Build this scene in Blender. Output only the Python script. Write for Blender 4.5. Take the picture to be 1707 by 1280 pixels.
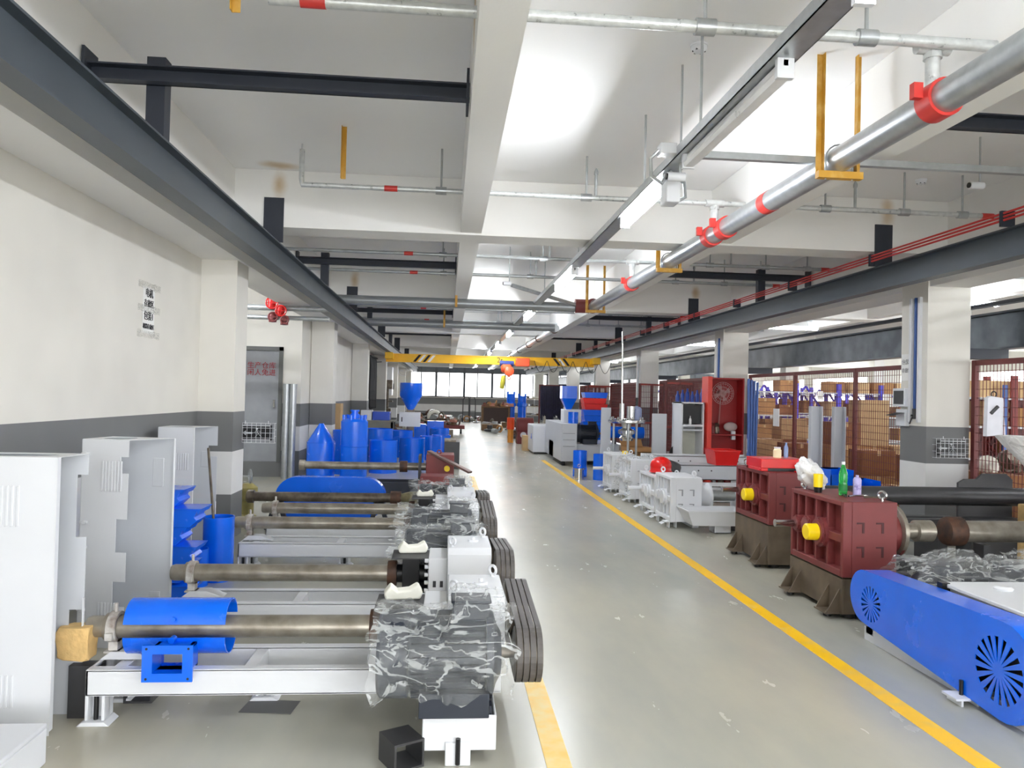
import bpy, bmesh, math, random
from mathutils import Vector, Matrix, noise
random.seed(7)
PI = math.pi
SC = bpy.context.scene
COL = SC.collection
for o in list(bpy.data.objects): bpy.data.objects.remove(o)

# ---------------- camera ----------------
H = 1.6
right = Vector((0.99608956, -0.02490743, 0.08476558))   # rows of the fitted rotation: world axes seen by the camera
# image x, y(up), depth as world vectors
cx = Vector((0.99608956, -0.08511542, 0.02368438)); cy = Vector((-0.02490743, -0.01333606, 0.99960081)); cz = Vector((0.08476558, 0.99628185, 0.01540391))
cam_d = bpy.data.cameras.new('camera'); cam = bpy.data.objects.new('camera', cam_d); COL.objects.link(cam)
m = Matrix.Identity(4)
for i in range(3):
    m[i][0] = cx[i]; m[i][1] = cy[i]; m[i][2] = -cz[i]
m[0][3], m[1][3], m[2][3] = 0, 0, H
cam.matrix_world = m
cam_d.sensor_width = 36.0; cam_d.lens = 1270.0 / 1707.0 * 36.0
cam_d.clip_start = 0.05; cam_d.clip_end = 300
SC.camera = cam

# ---------------- world, exposure ----------------
W = bpy.data.worlds.new('world'); SC.world = W; W.use_nodes = True
W.node_tree.nodes['Background'].inputs[0].default_value = (0.97, 0.985, 1.0, 1)
W.node_tree.nodes['Background'].inputs[1].default_value = 3.2
TUBE = 44.0                      # emission of the ceiling tubes
vs = SC.view_settings
vs.view_transform = 'Standard'; vs.look = 'None'; vs.gamma = 1; vs.use_curve_mapping = False
vs.exposure = 1.58
SC.cycles.max_bounces = 16; SC.cycles.diffuse_bounces = 9; SC.cycles.transparent_max_bounces = 16

# ---------------- materials ----------------
def lin(c):
    return tuple(((v/255.0)/12.92 if v/255.0 <= .04045 else (((v/255.0)+.055)/1.055)**2.4) for v in c) + (1,)
MATS = {}
def mat(name, col, rough=.5, metal=0., var=.06, vscale=6., bump=0., bscale=60., col2=None, mix=.5, sharp=.15, alpha=1., trans=0., coat=0., emit=0., rvar=.08, spec=.5, dist=.01):
    if name in MATS: return MATS[name]
    M = bpy.data.materials.new(name); M.use_nodes = True; N = M.node_tree.nodes; L = M.node_tree.links
    b = N['Principled BSDF']
    tc = N.new('ShaderNodeTexCoord')
    nz = N.new('ShaderNodeTexNoise'); nz.inputs['Scale'].default_value = vscale; nz.inputs['Detail'].default_value = 5
    L.new(tc.outputs['Object'], nz.inputs['Vector'])
    rp = N.new('ShaderNodeValToRGB'); e = rp.color_ramp.elements
    c = lin(col)
    if col2 is None:
        e[0].position = .3; e[1].position = .7
        e[0].color = tuple(v*(1-var) for v in c[:3]) + (1,); e[1].color = tuple(min(1, v*(1+var)) for v in c[:3]) + (1,)
    else:
        e[0].position = mix-sharp; e[1].position = mix+sharp; e[0].color = c; e[1].color = lin(col2)
    L.new(nz.outputs['Fac'], rp.inputs['Fac']); L.new(rp.outputs['Color'], b.inputs['Base Color'])
    mr = N.new('ShaderNodeMapRange'); mr.inputs['To Min'].default_value = max(0, rough-rvar); mr.inputs['To Max'].default_value = min(1, rough+rvar)
    L.new(nz.outputs['Fac'], mr.inputs['Value']); L.new(mr.outputs['Result'], b.inputs['Roughness'])
    b.inputs['Metallic'].default_value = metal
    b.inputs['Specular IOR Level'].default_value = spec
    b.inputs['Alpha'].default_value = alpha; b.inputs['Transmission Weight'].default_value = trans
    b.inputs['Coat Weight'].default_value = coat
    if emit:
        b.inputs['Emission Color'].default_value = c; b.inputs['Emission Strength'].default_value = emit
    if bump:
        n2 = N.new('ShaderNodeTexNoise'); n2.inputs['Scale'].default_value = bscale; n2.inputs['Detail'].default_value = 3
        L.new(tc.outputs['Object'], n2.inputs['Vector'])
        bp = N.new('ShaderNodeBump'); bp.inputs['Strength'].default_value = bump; bp.inputs['Distance'].default_value = dist
        L.new(n2.outputs['Fac'], bp.inputs['Height']); L.new(bp.outputs['Normal'], b.inputs['Normal'])
    MATS[name] = M
    return M
PLASTER = mat('plaster', (234, 233, 230), .8, var=.02, vscale=1.2, bump=.08, bscale=40)
CEIL = mat('ceiling_paint', (238, 238, 238), .85, var=.02, vscale=.8)
def stain(M, pts):
    N = M.node_tree.nodes; L = M.node_tree.links; b = N['Principled BSDF']; src = b.inputs['Base Color'].links[0].from_socket
    tc = N.new('ShaderNodeTexCoord'); nz = N.new('ShaderNodeTexNoise'); nz.inputs['Scale'].default_value = 3.5; nz.inputs['Detail'].default_value = 5; L.new(tc.outputs['Object'], nz.inputs['Vector'])
    for p, sc in pts:
        mp = N.new('ShaderNodeMapping'); mp.vector_type = 'TEXTURE'; mp.inputs['Location'].default_value = p; mp.inputs['Scale'].default_value = sc
        L.new(tc.outputs['Object'], mp.inputs['Vector'])
        ln = N.new('ShaderNodeVectorMath'); ln.operation = 'LENGTH'; L.new(mp.outputs['Vector'], ln.inputs[0])
        ad = N.new('ShaderNodeMath'); ad.operation = 'ADD'; L.new(ln.outputs['Value'], ad.inputs[0]); L.new(nz.outputs['Fac'], ad.inputs[1])
        mr = N.new('ShaderNodeMapRange'); mr.interpolation_type = 'SMOOTHSTEP'; mr.inputs['From Min'].default_value = .5; mr.inputs['From Max'].default_value = 1.45; mr.inputs['To Min'].default_value = .75; mr.inputs['To Max'].default_value = 0
        L.new(ad.outputs[0], mr.inputs['Value'])
        mx = N.new('ShaderNodeMix'); mx.data_type = 'RGBA'; mx.inputs[7].default_value = lin((186, 152, 92)); L.new(mr.outputs['Result'], mx.inputs[0]); L.new(src, mx.inputs[6]); src = mx.outputs[2]
    L.new(src, b.inputs['Base Color'])
stain(CEIL, [((-1.45, 3.95, 3.87), (.42, .3, .3)), ((-1.75, 7.85, 3.87), (.3, .2, .2))])
stain(PLASTER, [((.1, 4.1, 3.68), (.2, .35, .3)), ((-2.2, 3.9, 3.7), (.2, .25, .35)), ((-1.78, 8.0, 3.72), (.12, .2, .22)), ((4.79, 8.0, 3.72), (.12, .2, .25)), ((-1.78, 14.5, 3.7), (.12, .2, .25)), ((4.79, 14.5, 3.7), (.12, .2, .2))])
WHITE = mat('white_paint', (218, 220, 224), .38, var=.02, vscale=3)
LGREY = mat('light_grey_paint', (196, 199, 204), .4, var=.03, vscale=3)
STEEL = mat('girder_paint', (70, 78, 86), .42, var=.12, vscale=2.5)
DARKST = mat('dark_strut_paint', (42, 47, 58), .5, var=.1)
BLUE = mat('blue_enamel', (0, 102, 236), .25, var=.05, vscale=4, coat=.3)
NAVY = mat('navy_paint', (38, 58, 120), .4, var=.15)
RED = mat('oxide_red_paint', (118, 50, 50), .5, var=.08, vscale=7)
BRED = mat('bright_red', (214, 24, 22), .3, var=.05)
PIPERED = mat('pipe_red', (200, 54, 48), .4)
ORED = mat('orange_red', (235, 92, 50), .4)
YEL = mat('crane_yellow', (240, 186, 14), .4, var=.05)
YCAP = mat('yellow_cap', (250, 214, 20), .35)
OCHRE = mat('ochre_bracket', (196, 146, 44), .5, col2=(222, 186, 110), mix=.62, vscale=9)
GALV = mat('galvanised', (178, 182, 184), .36, .75, var=.1, vscale=14)
GALVW = mat('galvanised_wrapped', (200, 203, 202), .3, .35, var=.12, vscale=25, bump=.15, bscale=120)
BARREL = mat('turned_steel', (176, 170, 158), .34, .6, col2=(126, 118, 106), mix=.52, vscale=9, sharp=.25)
RUSTY = mat('rusty_steel', (96, 66, 50), .6, .35, col2=(66, 52, 46), vscale=14)
OLDST = mat('oily_steel', (124, 114, 100), .4, .6, col2=(86, 78, 70), vscale=12)
PRIMER = mat('mill_scale', (96, 84, 70), .5, .35, col2=(124, 110, 92), mix=.55, vscale=5, sharp=.2)
BLACK = mat('black_paint', (14, 14, 17), .35)
DGREY = mat('dark_grey', (62, 62, 64), .45, .2, var=.15)
MOTOR = mat('motor_paint', (34, 40, 52), .42, var=.1)
BELT = mat('belt_rubber', (84, 80, 78), .55, var=.12, vscale=20)
CHROME = mat('polished_steel', (210, 210, 208), .18, 1., var=.05)
CARD = mat('cardboard', (168, 124, 78), .85, var=.1, vscale=5)
CARD2 = mat('pale_cardboard', (196, 164, 120), .85, var=.08, vscale=5)
CARDB = mat('brown_cardboard', (134, 88, 52), .85, var=.1, vscale=5)
FENCE = mat('fence_maroon', (104, 42, 40), .5, var=.15)
RACKB = mat('rack_blue', (70, 70, 206), .4)
FOAM = mat('foam_white', (244, 243, 232), .9, var=.02, bump=.2, bscale=30)
YFOAM = mat('yellow_foam', (216, 180, 120), .9, var=.12, vscale=16, bump=.5, bscale=35)
PAPER = mat('paper', (240, 240, 238), .8, var=.01)
INK = mat('ink_black', (40, 40, 44), .8)
INKR = mat('ink_red', (160, 52, 60), .8)
FLYEL = mat('floor_yellow', (250, 196, 20), .4, col2=(236, 196, 96), mix=.62, vscale=7, sharp=.1)
FLYEL2 = mat('worn_floor_yellow', (240, 190, 70), .4, col2=(232, 206, 130), mix=.5, vscale=9, sharp=.15)
LEAD = mat('window_frame', (84, 88, 92), .4, .3)
BLIND = mat('grey_blind', (92, 98, 104), .6, var=.1)
TUBEM = mat('lit_tube', (246, 250, 255), .5, emit=TUBE, var=0)
OFFTUBE = mat('tube_plastic', (232, 232, 232), .3)
RUBBER = mat('black_rubber', (24, 24, 26), .6)
BROWNW = mat('brown_wood', (112, 84, 58), .7, var=.2, vscale=8)
GREENB = mat('green_bottle', (40, 190, 80), .1, trans=.5, alpha=.85, var=.02)
LILAC = mat('lilac_can', (176, 168, 214), .35)
def film_mat(name, col, a0, a1, rough=.12, bs=14, strength=.9, hi=.5):
    M = bpy.data.materials.new(name); M.use_nodes = True; N = M.node_tree.nodes; L = M.node_tree.links
    b = N['Principled BSDF']; b.inputs['Base Color'].default_value = lin(col); b.inputs['Roughness'].default_value = rough
    b.inputs['Specular IOR Level'].default_value = .9
    tc = N.new('ShaderNodeTexCoord'); vo = N.new('ShaderNodeTexNoise'); vo.inputs['Scale'].default_value = bs; vo.inputs['Detail'].default_value = 2; vo.inputs['Distortion'].default_value = 1.6
    rg = N.new('ShaderNodeTexNoise'); rg.inputs['Scale'].default_value = bs*.45; rg.inputs['Detail'].default_value = 3; rg.inputs['Distortion'].default_value = 1.2
    m1 = N.new('ShaderNodeMath'); m1.operation = 'SUBTRACT'; m1.inputs[1].default_value = .5; m2 = N.new('ShaderNodeMath'); m2.operation = 'ABSOLUTE'; m3 = N.new('ShaderNodeMath'); m3.operation = 'MULTIPLY_ADD'; m3.inputs[1].default_value = -17; m3.inputs[2].default_value = 1
    L.new(rg.outputs['Fac'], m1.inputs[0]); L.new(m1.outputs[0], m2.inputs[0]); L.new(m2.outputs[0], m3.inputs[0])
    mp = N.new('ShaderNodeMapping'); mp.inputs['Scale'].default_value = (.5, 1.3, 1.3); mp.inputs['Rotation'].default_value = (.3, .6, .4)
    L.new(tc.outputs['Object'], mp.inputs['Vector']); L.new(mp.outputs['Vector'], vo.inputs['Vector'])
    bp = N.new('ShaderNodeBump'); bp.inputs['Strength'].default_value = strength; bp.inputs['Distance'].default_value = .03
    L.new(vo.outputs['Fac'], bp.inputs['Height']); L.new(bp.outputs['Normal'], b.inputs['Normal'])
    mr = N.new('ShaderNodeMapRange'); mr.inputs['From Min'].default_value = hi; mr.inputs['From Max'].default_value = hi+.25
    mr.inputs['To Min'].default_value = a0; mr.inputs['To Max'].default_value = a1
    L.new(mp.outputs['Vector'], rg.inputs['Vector']); L.new(m3.outputs[0], mr.inputs['Value']); L.new(mr.outputs['Result'], b.inputs['Alpha'])
    return M
FILM = film_mat('clear_film', (236, 240, 240), .10, .36, rough=.1, hi=.45)
BAG = film_mat('white_bag_film', (240, 240, 240), .8, .95, .35, 9, .7)
GLASS = mat('window_glass', (240, 245, 250), .05, alpha=.25, var=0, rvar=0.02)
WATER = mat('clear_blue_plastic', (150, 176, 225), .1, alpha=.6, var=.02)
def floor_material():
    M = bpy.data.materials.new('floor_epoxy'); M.use_nodes = True; N = M.node_tree.nodes; L = M.node_tree.links; b = N['Principled BSDF']
    tc = N.new('ShaderNodeTexCoord')
    n1 = N.new('ShaderNodeTexNoise'); n1.inputs['Scale'].default_value = .55; n1.inputs['Detail'].default_value = 6; n1.inputs['Roughness'].default_value = .6
    n2 = N.new('ShaderNodeTexNoise'); n2.inputs['Scale'].default_value = 5; n2.inputs['Detail'].default_value = 4; n2.inputs['Roughness'].default_value = .7
    mp = N.new('ShaderNodeMapping'); mp.inputs['Scale'].default_value = (1, .35, 1)
    L.new(tc.outputs['Object'], mp.inputs['Vector']); L.new(mp.outputs['Vector'], n1.inputs['Vector']); L.new(mp.outputs['Vector'], n2.inputs['Vector'])
    r1 = N.new('ShaderNodeValToRGB'); e = r1.color_ramp.elements; e[0].position = .35; e[0].color = lin((158, 160, 154)); e[1].position = .65; e[1].color = lin((186, 181, 164))
    L.new(n1.outputs['Fac'], r1.inputs['Fac'])
    r2 = N.new('ShaderNodeValToRGB'); e = r2.color_ramp.elements; e[0].position = .28; e[0].color = (.985, .985, .985, 1); e[1].position = .45; e[1].color = (1, 1, 1, 1)
    L.new(n2.outputs['Fac'], r2.inputs['Fac'])
    mx = N.new('ShaderNodeMix'); mx.data_type = 'RGBA'; mx.blend_type = 'MULTIPLY'; mx.inputs[0].default_value = 1
    L.new(r1.outputs['Color'], mx.inputs[6]); L.new(r2.outputs['Color'], mx.inputs[7]); L.new(mx.outputs[2], b.inputs['Base Color'])
    mr = N.new('ShaderNodeMapRange'); mr.inputs['To Min'].default_value = .22; mr.inputs['To Max'].default_value = .30
    L.new(n2.outputs['Fac'], mr.inputs['Value']); L.new(mr.outputs['Result'], b.inputs['Roughness'])
    n3 = N.new('ShaderNodeTexNoise'); n3.inputs['Scale'].default_value = 3.; n3.inputs['Detail'].default_value = 2
    L.new(tc.outputs['Object'], n3.inputs['Vector'])
    bp = N.new('ShaderNodeBump'); bp.inputs['Strength'].default_value = .06; bp.inputs['Distance'].default_value = .02
    L.new(n3.outputs['Fac'], bp.inputs['Height']); L.new(bp.outputs['Normal'], b.inputs['Normal'])
    return M
FLOORM = floor_material()
def band_material():
    """wall paint: white over bands of grey, white and grey from the floor up (painted dado)"""
    M = bpy.data.materials.new('banded_wall_paint'); M.use_nodes = True; N = M.node_tree.nodes; L = M.node_tree.links; b = N['Principled BSDF']
    tc = N.new('ShaderNodeTexCoord'); sp = N.new('ShaderNodeSeparateXYZ'); L.new(tc.outputs['Object'], sp.inputs[0])
    dv = N.new('ShaderNodeMath'); dv.operation = 'DIVIDE'; dv.inputs[1].default_value = 4.; L.new(sp.outputs['Z'], dv.inputs[0])
    r = N.new('ShaderNodeValToRGB'); r.color_ramp.interpolation = 'CONSTANT'; e = r.color_ramp.elements
    e[0].position = 0; e[0].color = lin((116, 117, 118)); e[1].position = .48/4; e[1].color = lin((222, 222, 222))
    x = e.new(.93/4); x.color = lin((116, 117, 118)); x = e.new(1.345/4); x.color = lin((227, 224, 216))
    L.new(dv.outputs[0], r.inputs['Fac'])
    n = N.new('ShaderNodeTexNoise'); n.inputs['Scale'].default_value = 1.5; L.new(tc.outputs['Object'], n.inputs['Vector'])
    r2 = N.new('ShaderNodeValToRGB'); q = r2.color_ramp.elements; q[0].color = (.92, .92, .92, 1); q[0].position = .3; q[1].position = .6
    L.new(n.outputs['Fac'], r2.inputs['Fac'])
    mx = N.new('ShaderNodeMix'); mx.data_type = 'RGBA'; mx.blend_type = 'MULTIPLY'; mx.inputs[0].default_value = 1
    L.new(r.outputs['Color'], mx.inputs[6]); L.new(r2.outputs['Color'], mx.inputs[7]); L.new(mx.outputs[2], b.inputs['Base Color'])
    b.inputs['Roughness'].default_value = .6
    return M
BAND = band_material()

# ---------------- geometry helpers ----------------
def V(*a): return Vector(a)
class MB:
    def __init__(s): s.b = bmesh.new()
    def box(s, x0, x1, y0, y1, z0, z1, M=None):
        p = [(x, y, z) for z in (z0, z1) for y in (y0, y1) for x in (x0, x1)]
        v = [s.b.verts.new(Vector(q) if M is None else M @ Vector(q)) for q in p]
        for f in ((0, 2, 3, 1), (4, 5, 7, 6), (0, 1, 5, 4), (2, 6, 7, 3), (0, 4, 6, 2), (1, 3, 7, 5)): s.b.faces.new([v[i] for i in f])
        return s
    def bar(s, a, c, w, h=None, up=(0, 0, 1)):
        """rectangular bar from a to c"""
        a = Vector(a); c = Vector(c); d = (c-a); l = d.length; d.normalize(); u = Vector(up)
        if abs(d.dot(u)) > .98: u = Vector((0, 1, 0))
        x = d.cross(u).normalized(); u = x.cross(d); h = w if h is None else h
        M = Matrix(((x[0], d[0], u[0], a[0]), (x[1], d[1], u[1], a[1]), (x[2], d[2], u[2], a[2]), (0, 0, 0, 1)))
        return s.box(-w/2, w/2, 0, l, -h/2, h/2, M)
    def frame(s, a, c):
        a = Vector(a); d = (Vector(c)-a); l = d.length; d.normalize()
        u = Vector((0, 0, 1)) if abs(d.z) < .9 else Vector((1, 0, 0))
        x = u.cross(d).normalized(); y = d.cross(x)
        return a, d, l, x, y
    def lathe(s, prof, a, c, n=24, cap=True, arc=(0, 2*PI)):
        """prof = [(radius, distance along axis)]"""
        a, d, l, x, y = s.frame(a, c); full = abs(arc[1]-arc[0]-2*PI) < 1e-6; rings = []
        m = n if full else n+1
        for r, t in prof:
            rings.append([s.b.verts.new(a+d*t+(x*math.cos(arc[0]+(arc[1]-arc[0])*i/n)+y*math.sin(arc[0]+(arc[1]-arc[0])*i/n))*r) for i in range(m)])
        for k in range(len(rings)-1):
            for i in range(n if full else n):
                j = (i+1) % m
                s.b.faces.new((rings[k][i], rings[k][j], rings[k+1][j], rings[k+1][i]))
        if cap and full:
            s.b.faces.new(rings[0][::-1]); s.b.faces.new(rings[-1])
        return s
    def cyl(s, a, c, r, r2=None, n=20, cap=True):
        l = (Vector(c)-Vector(a)).length
        return s.lathe([(r, 0), (r if r2 is None else r2, l)], a, c, n, cap)
    def hollow(s, a, c, ro, ri, n=28, arc=(0, 2*PI)):
        l = (Vector(c)-Vector(a)).length
        s.lathe([(ri, 0), (ro, 0), (ro, l), (ri, l), (ri, 0)], a, c, n, False, arc)
        return s
    def tube(s, pts, r, n=8, closed=False):
        pts = [Vector(p) for p in pts]; m = len(pts); rings = []; pu = None
        for i, p in enumerate(pts):
            if closed: d = (pts[(i+1) % m]-pts[i-1])
            else: d = pts[min(i+1, m-1)]-pts[max(i-1, 0)]
            d.normalize()
            if pu is None: pu = Vector((0, 0, 1)) if abs(d.z) < .9 else Vector((1, 0, 0))
            x = pu.cross(d)
            if x.length < 1e-5: x = Vector((0, 1, 0)).cross(d)
            x.normalize(); y = d.cross(x); pu = y
            rr = r[i] if isinstance(r, (list, tuple)) else r
            rings.append([s.b.verts.new(p+(x*math.cos(2*PI*k/n)+y*math.sin(2*PI*k/n))*rr) for k in range(n)])
        for i in range(m if closed else m-1):
            A = rings[i]; B = rings[(i+1) % m]
            for k in range(n): s.b.faces.new((A[k], A[(k+1) % n], B[(k+1) % n], B[k]))
        if not closed:
            s.b.faces.new(rings[0][::-1]); s.b.faces.new(rings[-1])
        return s
    def ring(s, c, ax, R, r, n=24, k=8):
        a, d, l, x, y = s.frame(c, Vector(c)+Vector(ax))
        return s.tube([a+(x*math.cos(2*PI*i/n)+y*math.sin(2*PI*i/n))*R for i in range(n)], r, k, True)
    def ball(s, c, r, sc=(1, 1, 1), seg=20, rings=12):
        bmesh.ops.create_uvsphere(s.b, u_segments=seg, v_segments=rings, radius=r, matrix=Matrix.Translation(c) @ Matrix.Diagonal((*sc, 1)))
        return s
    def prism(s, poly, axis, a, c):
        """poly = 2-D outline; axis 'x': (y,z) extruded x a..c; 'y': (x,z); 'z': (x,y)"""
        def P(u, w, t): return {'x': (t, u, w), 'y': (u, t, w), 'z': (u, w, t)}[axis]
        A = [s.b.verts.new(P(u, w, a)) for u, w in poly]; B = [s.b.verts.new(P(u, w, c)) for u, w in poly]
        n = len(poly)
        s.b.faces.new(A[::-1]); s.b.faces.new(B)
        for i in range(n): s.b.faces.new((A[i], A[(i+1) % n], B[(i+1) % n], B[i]))
        return s
    def holed(s, outer, holes, axis, a, c):
        """plate with holes, outline extruded with open holes"""
        def P(u, w, t): return {'x': (t, u, w), 'y': (u, t, w), 'z': (u, w, t)}[axis]
        for t in (a, c):
            es = []
            for lp in [outer]+holes:
                vs_ = [s.b.verts.new(P(u, w, t)) for u, w in lp]
                es += [s.b.edges.new((vs_[i], vs_[(i+1) % len(vs_)])) for i in range(len(vs_))]
            bmesh.ops.triangle_fill(s.b, use_beauty=True, use_dissolve=False, edges=es)
        for lp in [outer]+holes:
            n = len(lp)
            for i in range(n):
                q = [s.b.verts.new(P(*lp[i], a)), s.b.verts.new(P(*lp[(i+1) % n], a)), s.b.verts.new(P(*lp[(i+1) % n], c)), s.b.verts.new(P(*lp[i], c))]
                s.b.faces.new(q)
        bmesh.ops.remove_doubles(s.b, verts=s.b.verts, dist=1e-5)
        return s
    def quad(s, *p):
        s.b.faces.new([s.b.verts.new(Vector(q)) for q in p]); return s
    def grid(s, f, nu, nv, closeu=False):
        g = [[s.b.verts.new(f(i/nu, j/nv)) for j in range(nv+1)] for i in range(nu if closeu else nu+1)]
        m = len(g)
        for i in range(nu):
            for j in range(nv): s.b.faces.new((g[i][j], g[(i+1) % m][j], g[(i+1) % m][j+1], g[i][j+1]))
        return s
    def build(s, name, m, parent=None, bevel=0, smooth=35, recalc=True):
        if recalc: bmesh.ops.recalc_face_normals(s.b, faces=s.b.faces)
        me = bpy.data.meshes.new(name); s.b.to_mesh(me); s.b.free()
        me.materials.append(m)
        if smooth:
            for p in me.polygons: p.use_smooth = True
            try: me.set_sharp_from_angle(angle=math.radians(smooth))
            except Exception: pass
        o = bpy.data.objects.new(name, me); COL.objects.link(o)
        if parent: o.parent = parent
        if bevel:
            bv = o.modifiers.new('bevel', 'BEVEL'); bv.width = bevel; bv.segments = 2; bv.limit_method = 'ANGLE'; bv.angle_limit = math.radians(50)
        return o
def thing(name, label, cat, loc=(0, 0, 0), rz=0, group=None, rx=0, ry=0):
    o = bpy.data.objects.new(name, None); COL.objects.link(o); o.empty_display_size = .1
    o.location = loc; o.rotation_euler = (rx, ry, rz); o['label'] = label; o['category'] = cat
    if group: o['group'] = group
    return o
def tag(o, label, cat, group=None, kind=None, loc=None, rz=None):
    o['label'] = label; o['category'] = cat
    if group: o['group'] = group
    if kind: o['kind'] = kind
    if loc: o.location = loc
    if rz is not None: o.rotation_euler = (0, 0, rz)
    return o
def struct(o, label=None):
    o['kind'] = 'structure'
    if label: o['label'] = label
    return o
def dup(root, loc, rz=None, label=None, group=None):
    r = root.copy(); COL.objects.link(r); r.location = loc
    if rz is not None: r.rotation_euler = (0, 0, rz)
    if label: r['label'] = label
    if group: r['group'] = group
    for ch in list(root.children):
        c = ch.copy(); COL.objects.link(c); c.parent = r
        for g in list(ch.children):
            d = g.copy(); COL.objects.link(d); d.parent = c
    return r
def text_mesh(s, size, extrude=.002, align='CENTER'):
    cu = bpy.data.curves.new('text', 'FONT'); cu.body = s; cu.size = size; cu.extrude = extrude; cu.align_x = align; cu.align_y = 'CENTER'
    t = bpy.data.objects.new('text', cu); COL.objects.link(t)
    dg = bpy.context.evaluated_depsgraph_get(); me = bpy.data.meshes.new_from_object(t.evaluated_get(dg))
    bpy.data.objects.remove(t)
    return me
def text(s, size, loc, rot, m, parent=None, name='lettering', extrude=.002):
    me = text_mesh(s, size, extrude); me.materials.clear(); me.materials.append(m)
    o = bpy.data.objects.new(name, me); COL.objects.link(o); o.location = loc; o.rotation_euler = rot
    if parent: o.parent = parent
    return o

# ---------------- the building ----------------
ZC = 3.87
YK = [1.8+6.5*k for k in range(-1, 8)]           # column rows
struct(MB().box(-6, 20, -9, 50.2, -.2, 0).build('floor', FLOORM, smooth=0))
struct(MB().box(-6, 20, -9, 50.2, ZC, ZC+.2).build('ceiling', CEIL, smooth=0))
# left wall: plain run up to the first pillar, alcove with a door, then the long run
struct(MB().box(-2.9, -2.62, -9, 8.3, 0, ZC).build('wall_left', BAND, smooth=0))
b = MB(); b.box(-5.3, -5.1, 8.8, 14.4, 0, ZC); b.box(-5.1, -2.9, 8.55, 8.8, 0, ZC)
struct(b.build('wall_alcove', BAND, smooth=0))
b = MB(); b.box(-5.2, -4.06, 14.4, 14.6, 0, ZC); b.box(-3.08, -2.7, 14.4, 14.6, 0, ZC); b.box(-4.06, -3.08, 14.4, 14.6, 2.33, ZC); b.box(-4.06, -3.08, 14.4, 14.6, 0, .28)
struct(b.build('wall_alcove_end', BAND, smooth=0))
struct(MB().box(-2.9, -2.7, 14.6, 50, 0, ZC).build('wall_left_far', BAND, smooth=0))
b = MB(); b.box(-4.06, -3.08, 14.42, 14.47, .28, 2.33)
d = struct(b.build('door_1', mat('door_grey', (150, 153, 158), .5), bevel=.004))
b = MB(); b.box(-3.10, -3.03, 14.36, 14.42, .26, 2.40); b.box(-4.12, -3.03, 14.36, 14.42, 2.33, 2.40); b.build('door_frame', mat('frame_grey', (96, 98, 96), .5), d)
MB().box(-3.19, -3.16, 14.37, 14.42, 1.28, 1.42).build('door_handle', CHROME, d)
text('生产仓库\n闲人免进', .13, (-3.42, 14.40, 1.98), (PI/2, 0, 0), INKR, d, 'door_lettering')
# pillars
PIL = MB(); PIL.box(-.22, .22, 0, .45, 0, ZC); PIL = PIL.build('pillar', BAND, smooth=0)
pl = [(-2.46, y, .45) for y in YK] + [(5.73, y, .5) for y in YK]
PIL.location = (-2.47, YK[0], 0); struct(PIL)
for y in YK[1:]:
    if y > 49: continue
    o = PIL.copy(); COL.objects.link(o); o.location = (-2.47, y + (.0 if y < 10 else .5), 0); o['kind'] = 'structure'
P2 = MB().box(-.26, .26, 0, .5, 0, ZC).build('pillar', BAND, smooth=0); struct(P2); P2.location = (5.74, YK[0], 0)
for y in YK[1:]:
    if y > 49: continue
    o = P2.copy(); COL.objects.link(o); o.location = (5.74, y, 0); o['kind'] = 'structure'
for y in YK[:-1]:
    o = P2.copy(); COL.objects.link(o); o.location = (13.0, y, 0); o['kind'] = 'structure'
# beams
for x0, x1 in ((-2.69, -2.22), (5.5, 5.98), (12.75, 13.25)):
    struct(MB().box(x0, x1, -9, 50, 2.97, ZC-.001).build('ceiling_beam', PLASTER, smooth=0))
for y in YK:
    if y > 49: continue
    struct(MB().box(-6 if y > 8 else -2.6, 20, y-.3, y+.12, 3.28, ZC-.002).build('ceiling_beam', PLASTER, smooth=0))
for x0 in (.1, 2.8, 8.3, 10.5):
    struct(MB().box(x0, x0+.22, -9, 50, 3.3, ZC-.003).build('ceiling_beam', PLASTER, smooth=0))
# end wall with windows, right wall with windows, unseen back wall left open to let daylight in
WH = mat('end_wall', (206, 206, 204), .8)
b = MB(); b.box(-6, 20, 50, 50.2, 0, 1.42); b.box(-6, -2.6, 50, 50.2, 1.42, ZC); b.box(-6, 20, 50, 50.2, 3.75, ZC)
struct(b.build('wall_front', BAND, smooth=0))
wn = 0
x = -2.6
while x < 19.5:
    wn += 1; w = 1.83
    f = MB(); f.box(x, x+.13, 49.92, 50.08, 1.42, 3.75); f.box(x+w-.02, x+w+.0, 49.92, 50.08, 1.42, 3.75)
    f.box(x, x+w, 49.92, 50.08, 1.42, 1.48); f.box(x, x+w, 49.92, 50.08, 3.0, 3.08); f.box(x, x+w, 49.92, 50.08, 3.68, 3.75); f.box(x+w/2-.035, x+w/2+.035, 49.94, 50.06, 1.42, 3.75)
    f = f.build('window_%d' % wn, LEAD, smooth=0); struct(f)
    MB().box(x+.07, x+w-.02, 49.98, 50.0, 3.08, 3.68).build('blind', BLIND, f)
    MB().box(x+.07, x+w-.02, 49.99, 50.0, 1.48, 3.0).build('pane', GLASS, f)
    x += w
b = MB(); b.box(20, 20.2, -9, 50, 0, 1.4); b.box(20, 20.2, -9, 50, 2.9, ZC)
for y in YK: b.box(20, 20.2, y-.5, y+.5, 1.4, 2.9)
struct(b.build('wall_right', BAND, smooth=0))
b = MB(); b.box(-6, 20, -9.2, -9, 3.4, ZC); b.box(-6, -2.6, -9.2, -9, 0, ZC)
for x in (5.7, 13): b.box(x-.3, x+.3, -9.2, -9, 0, ZC)
struct(b.build('wall_back', BAND, smooth=0))
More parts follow.
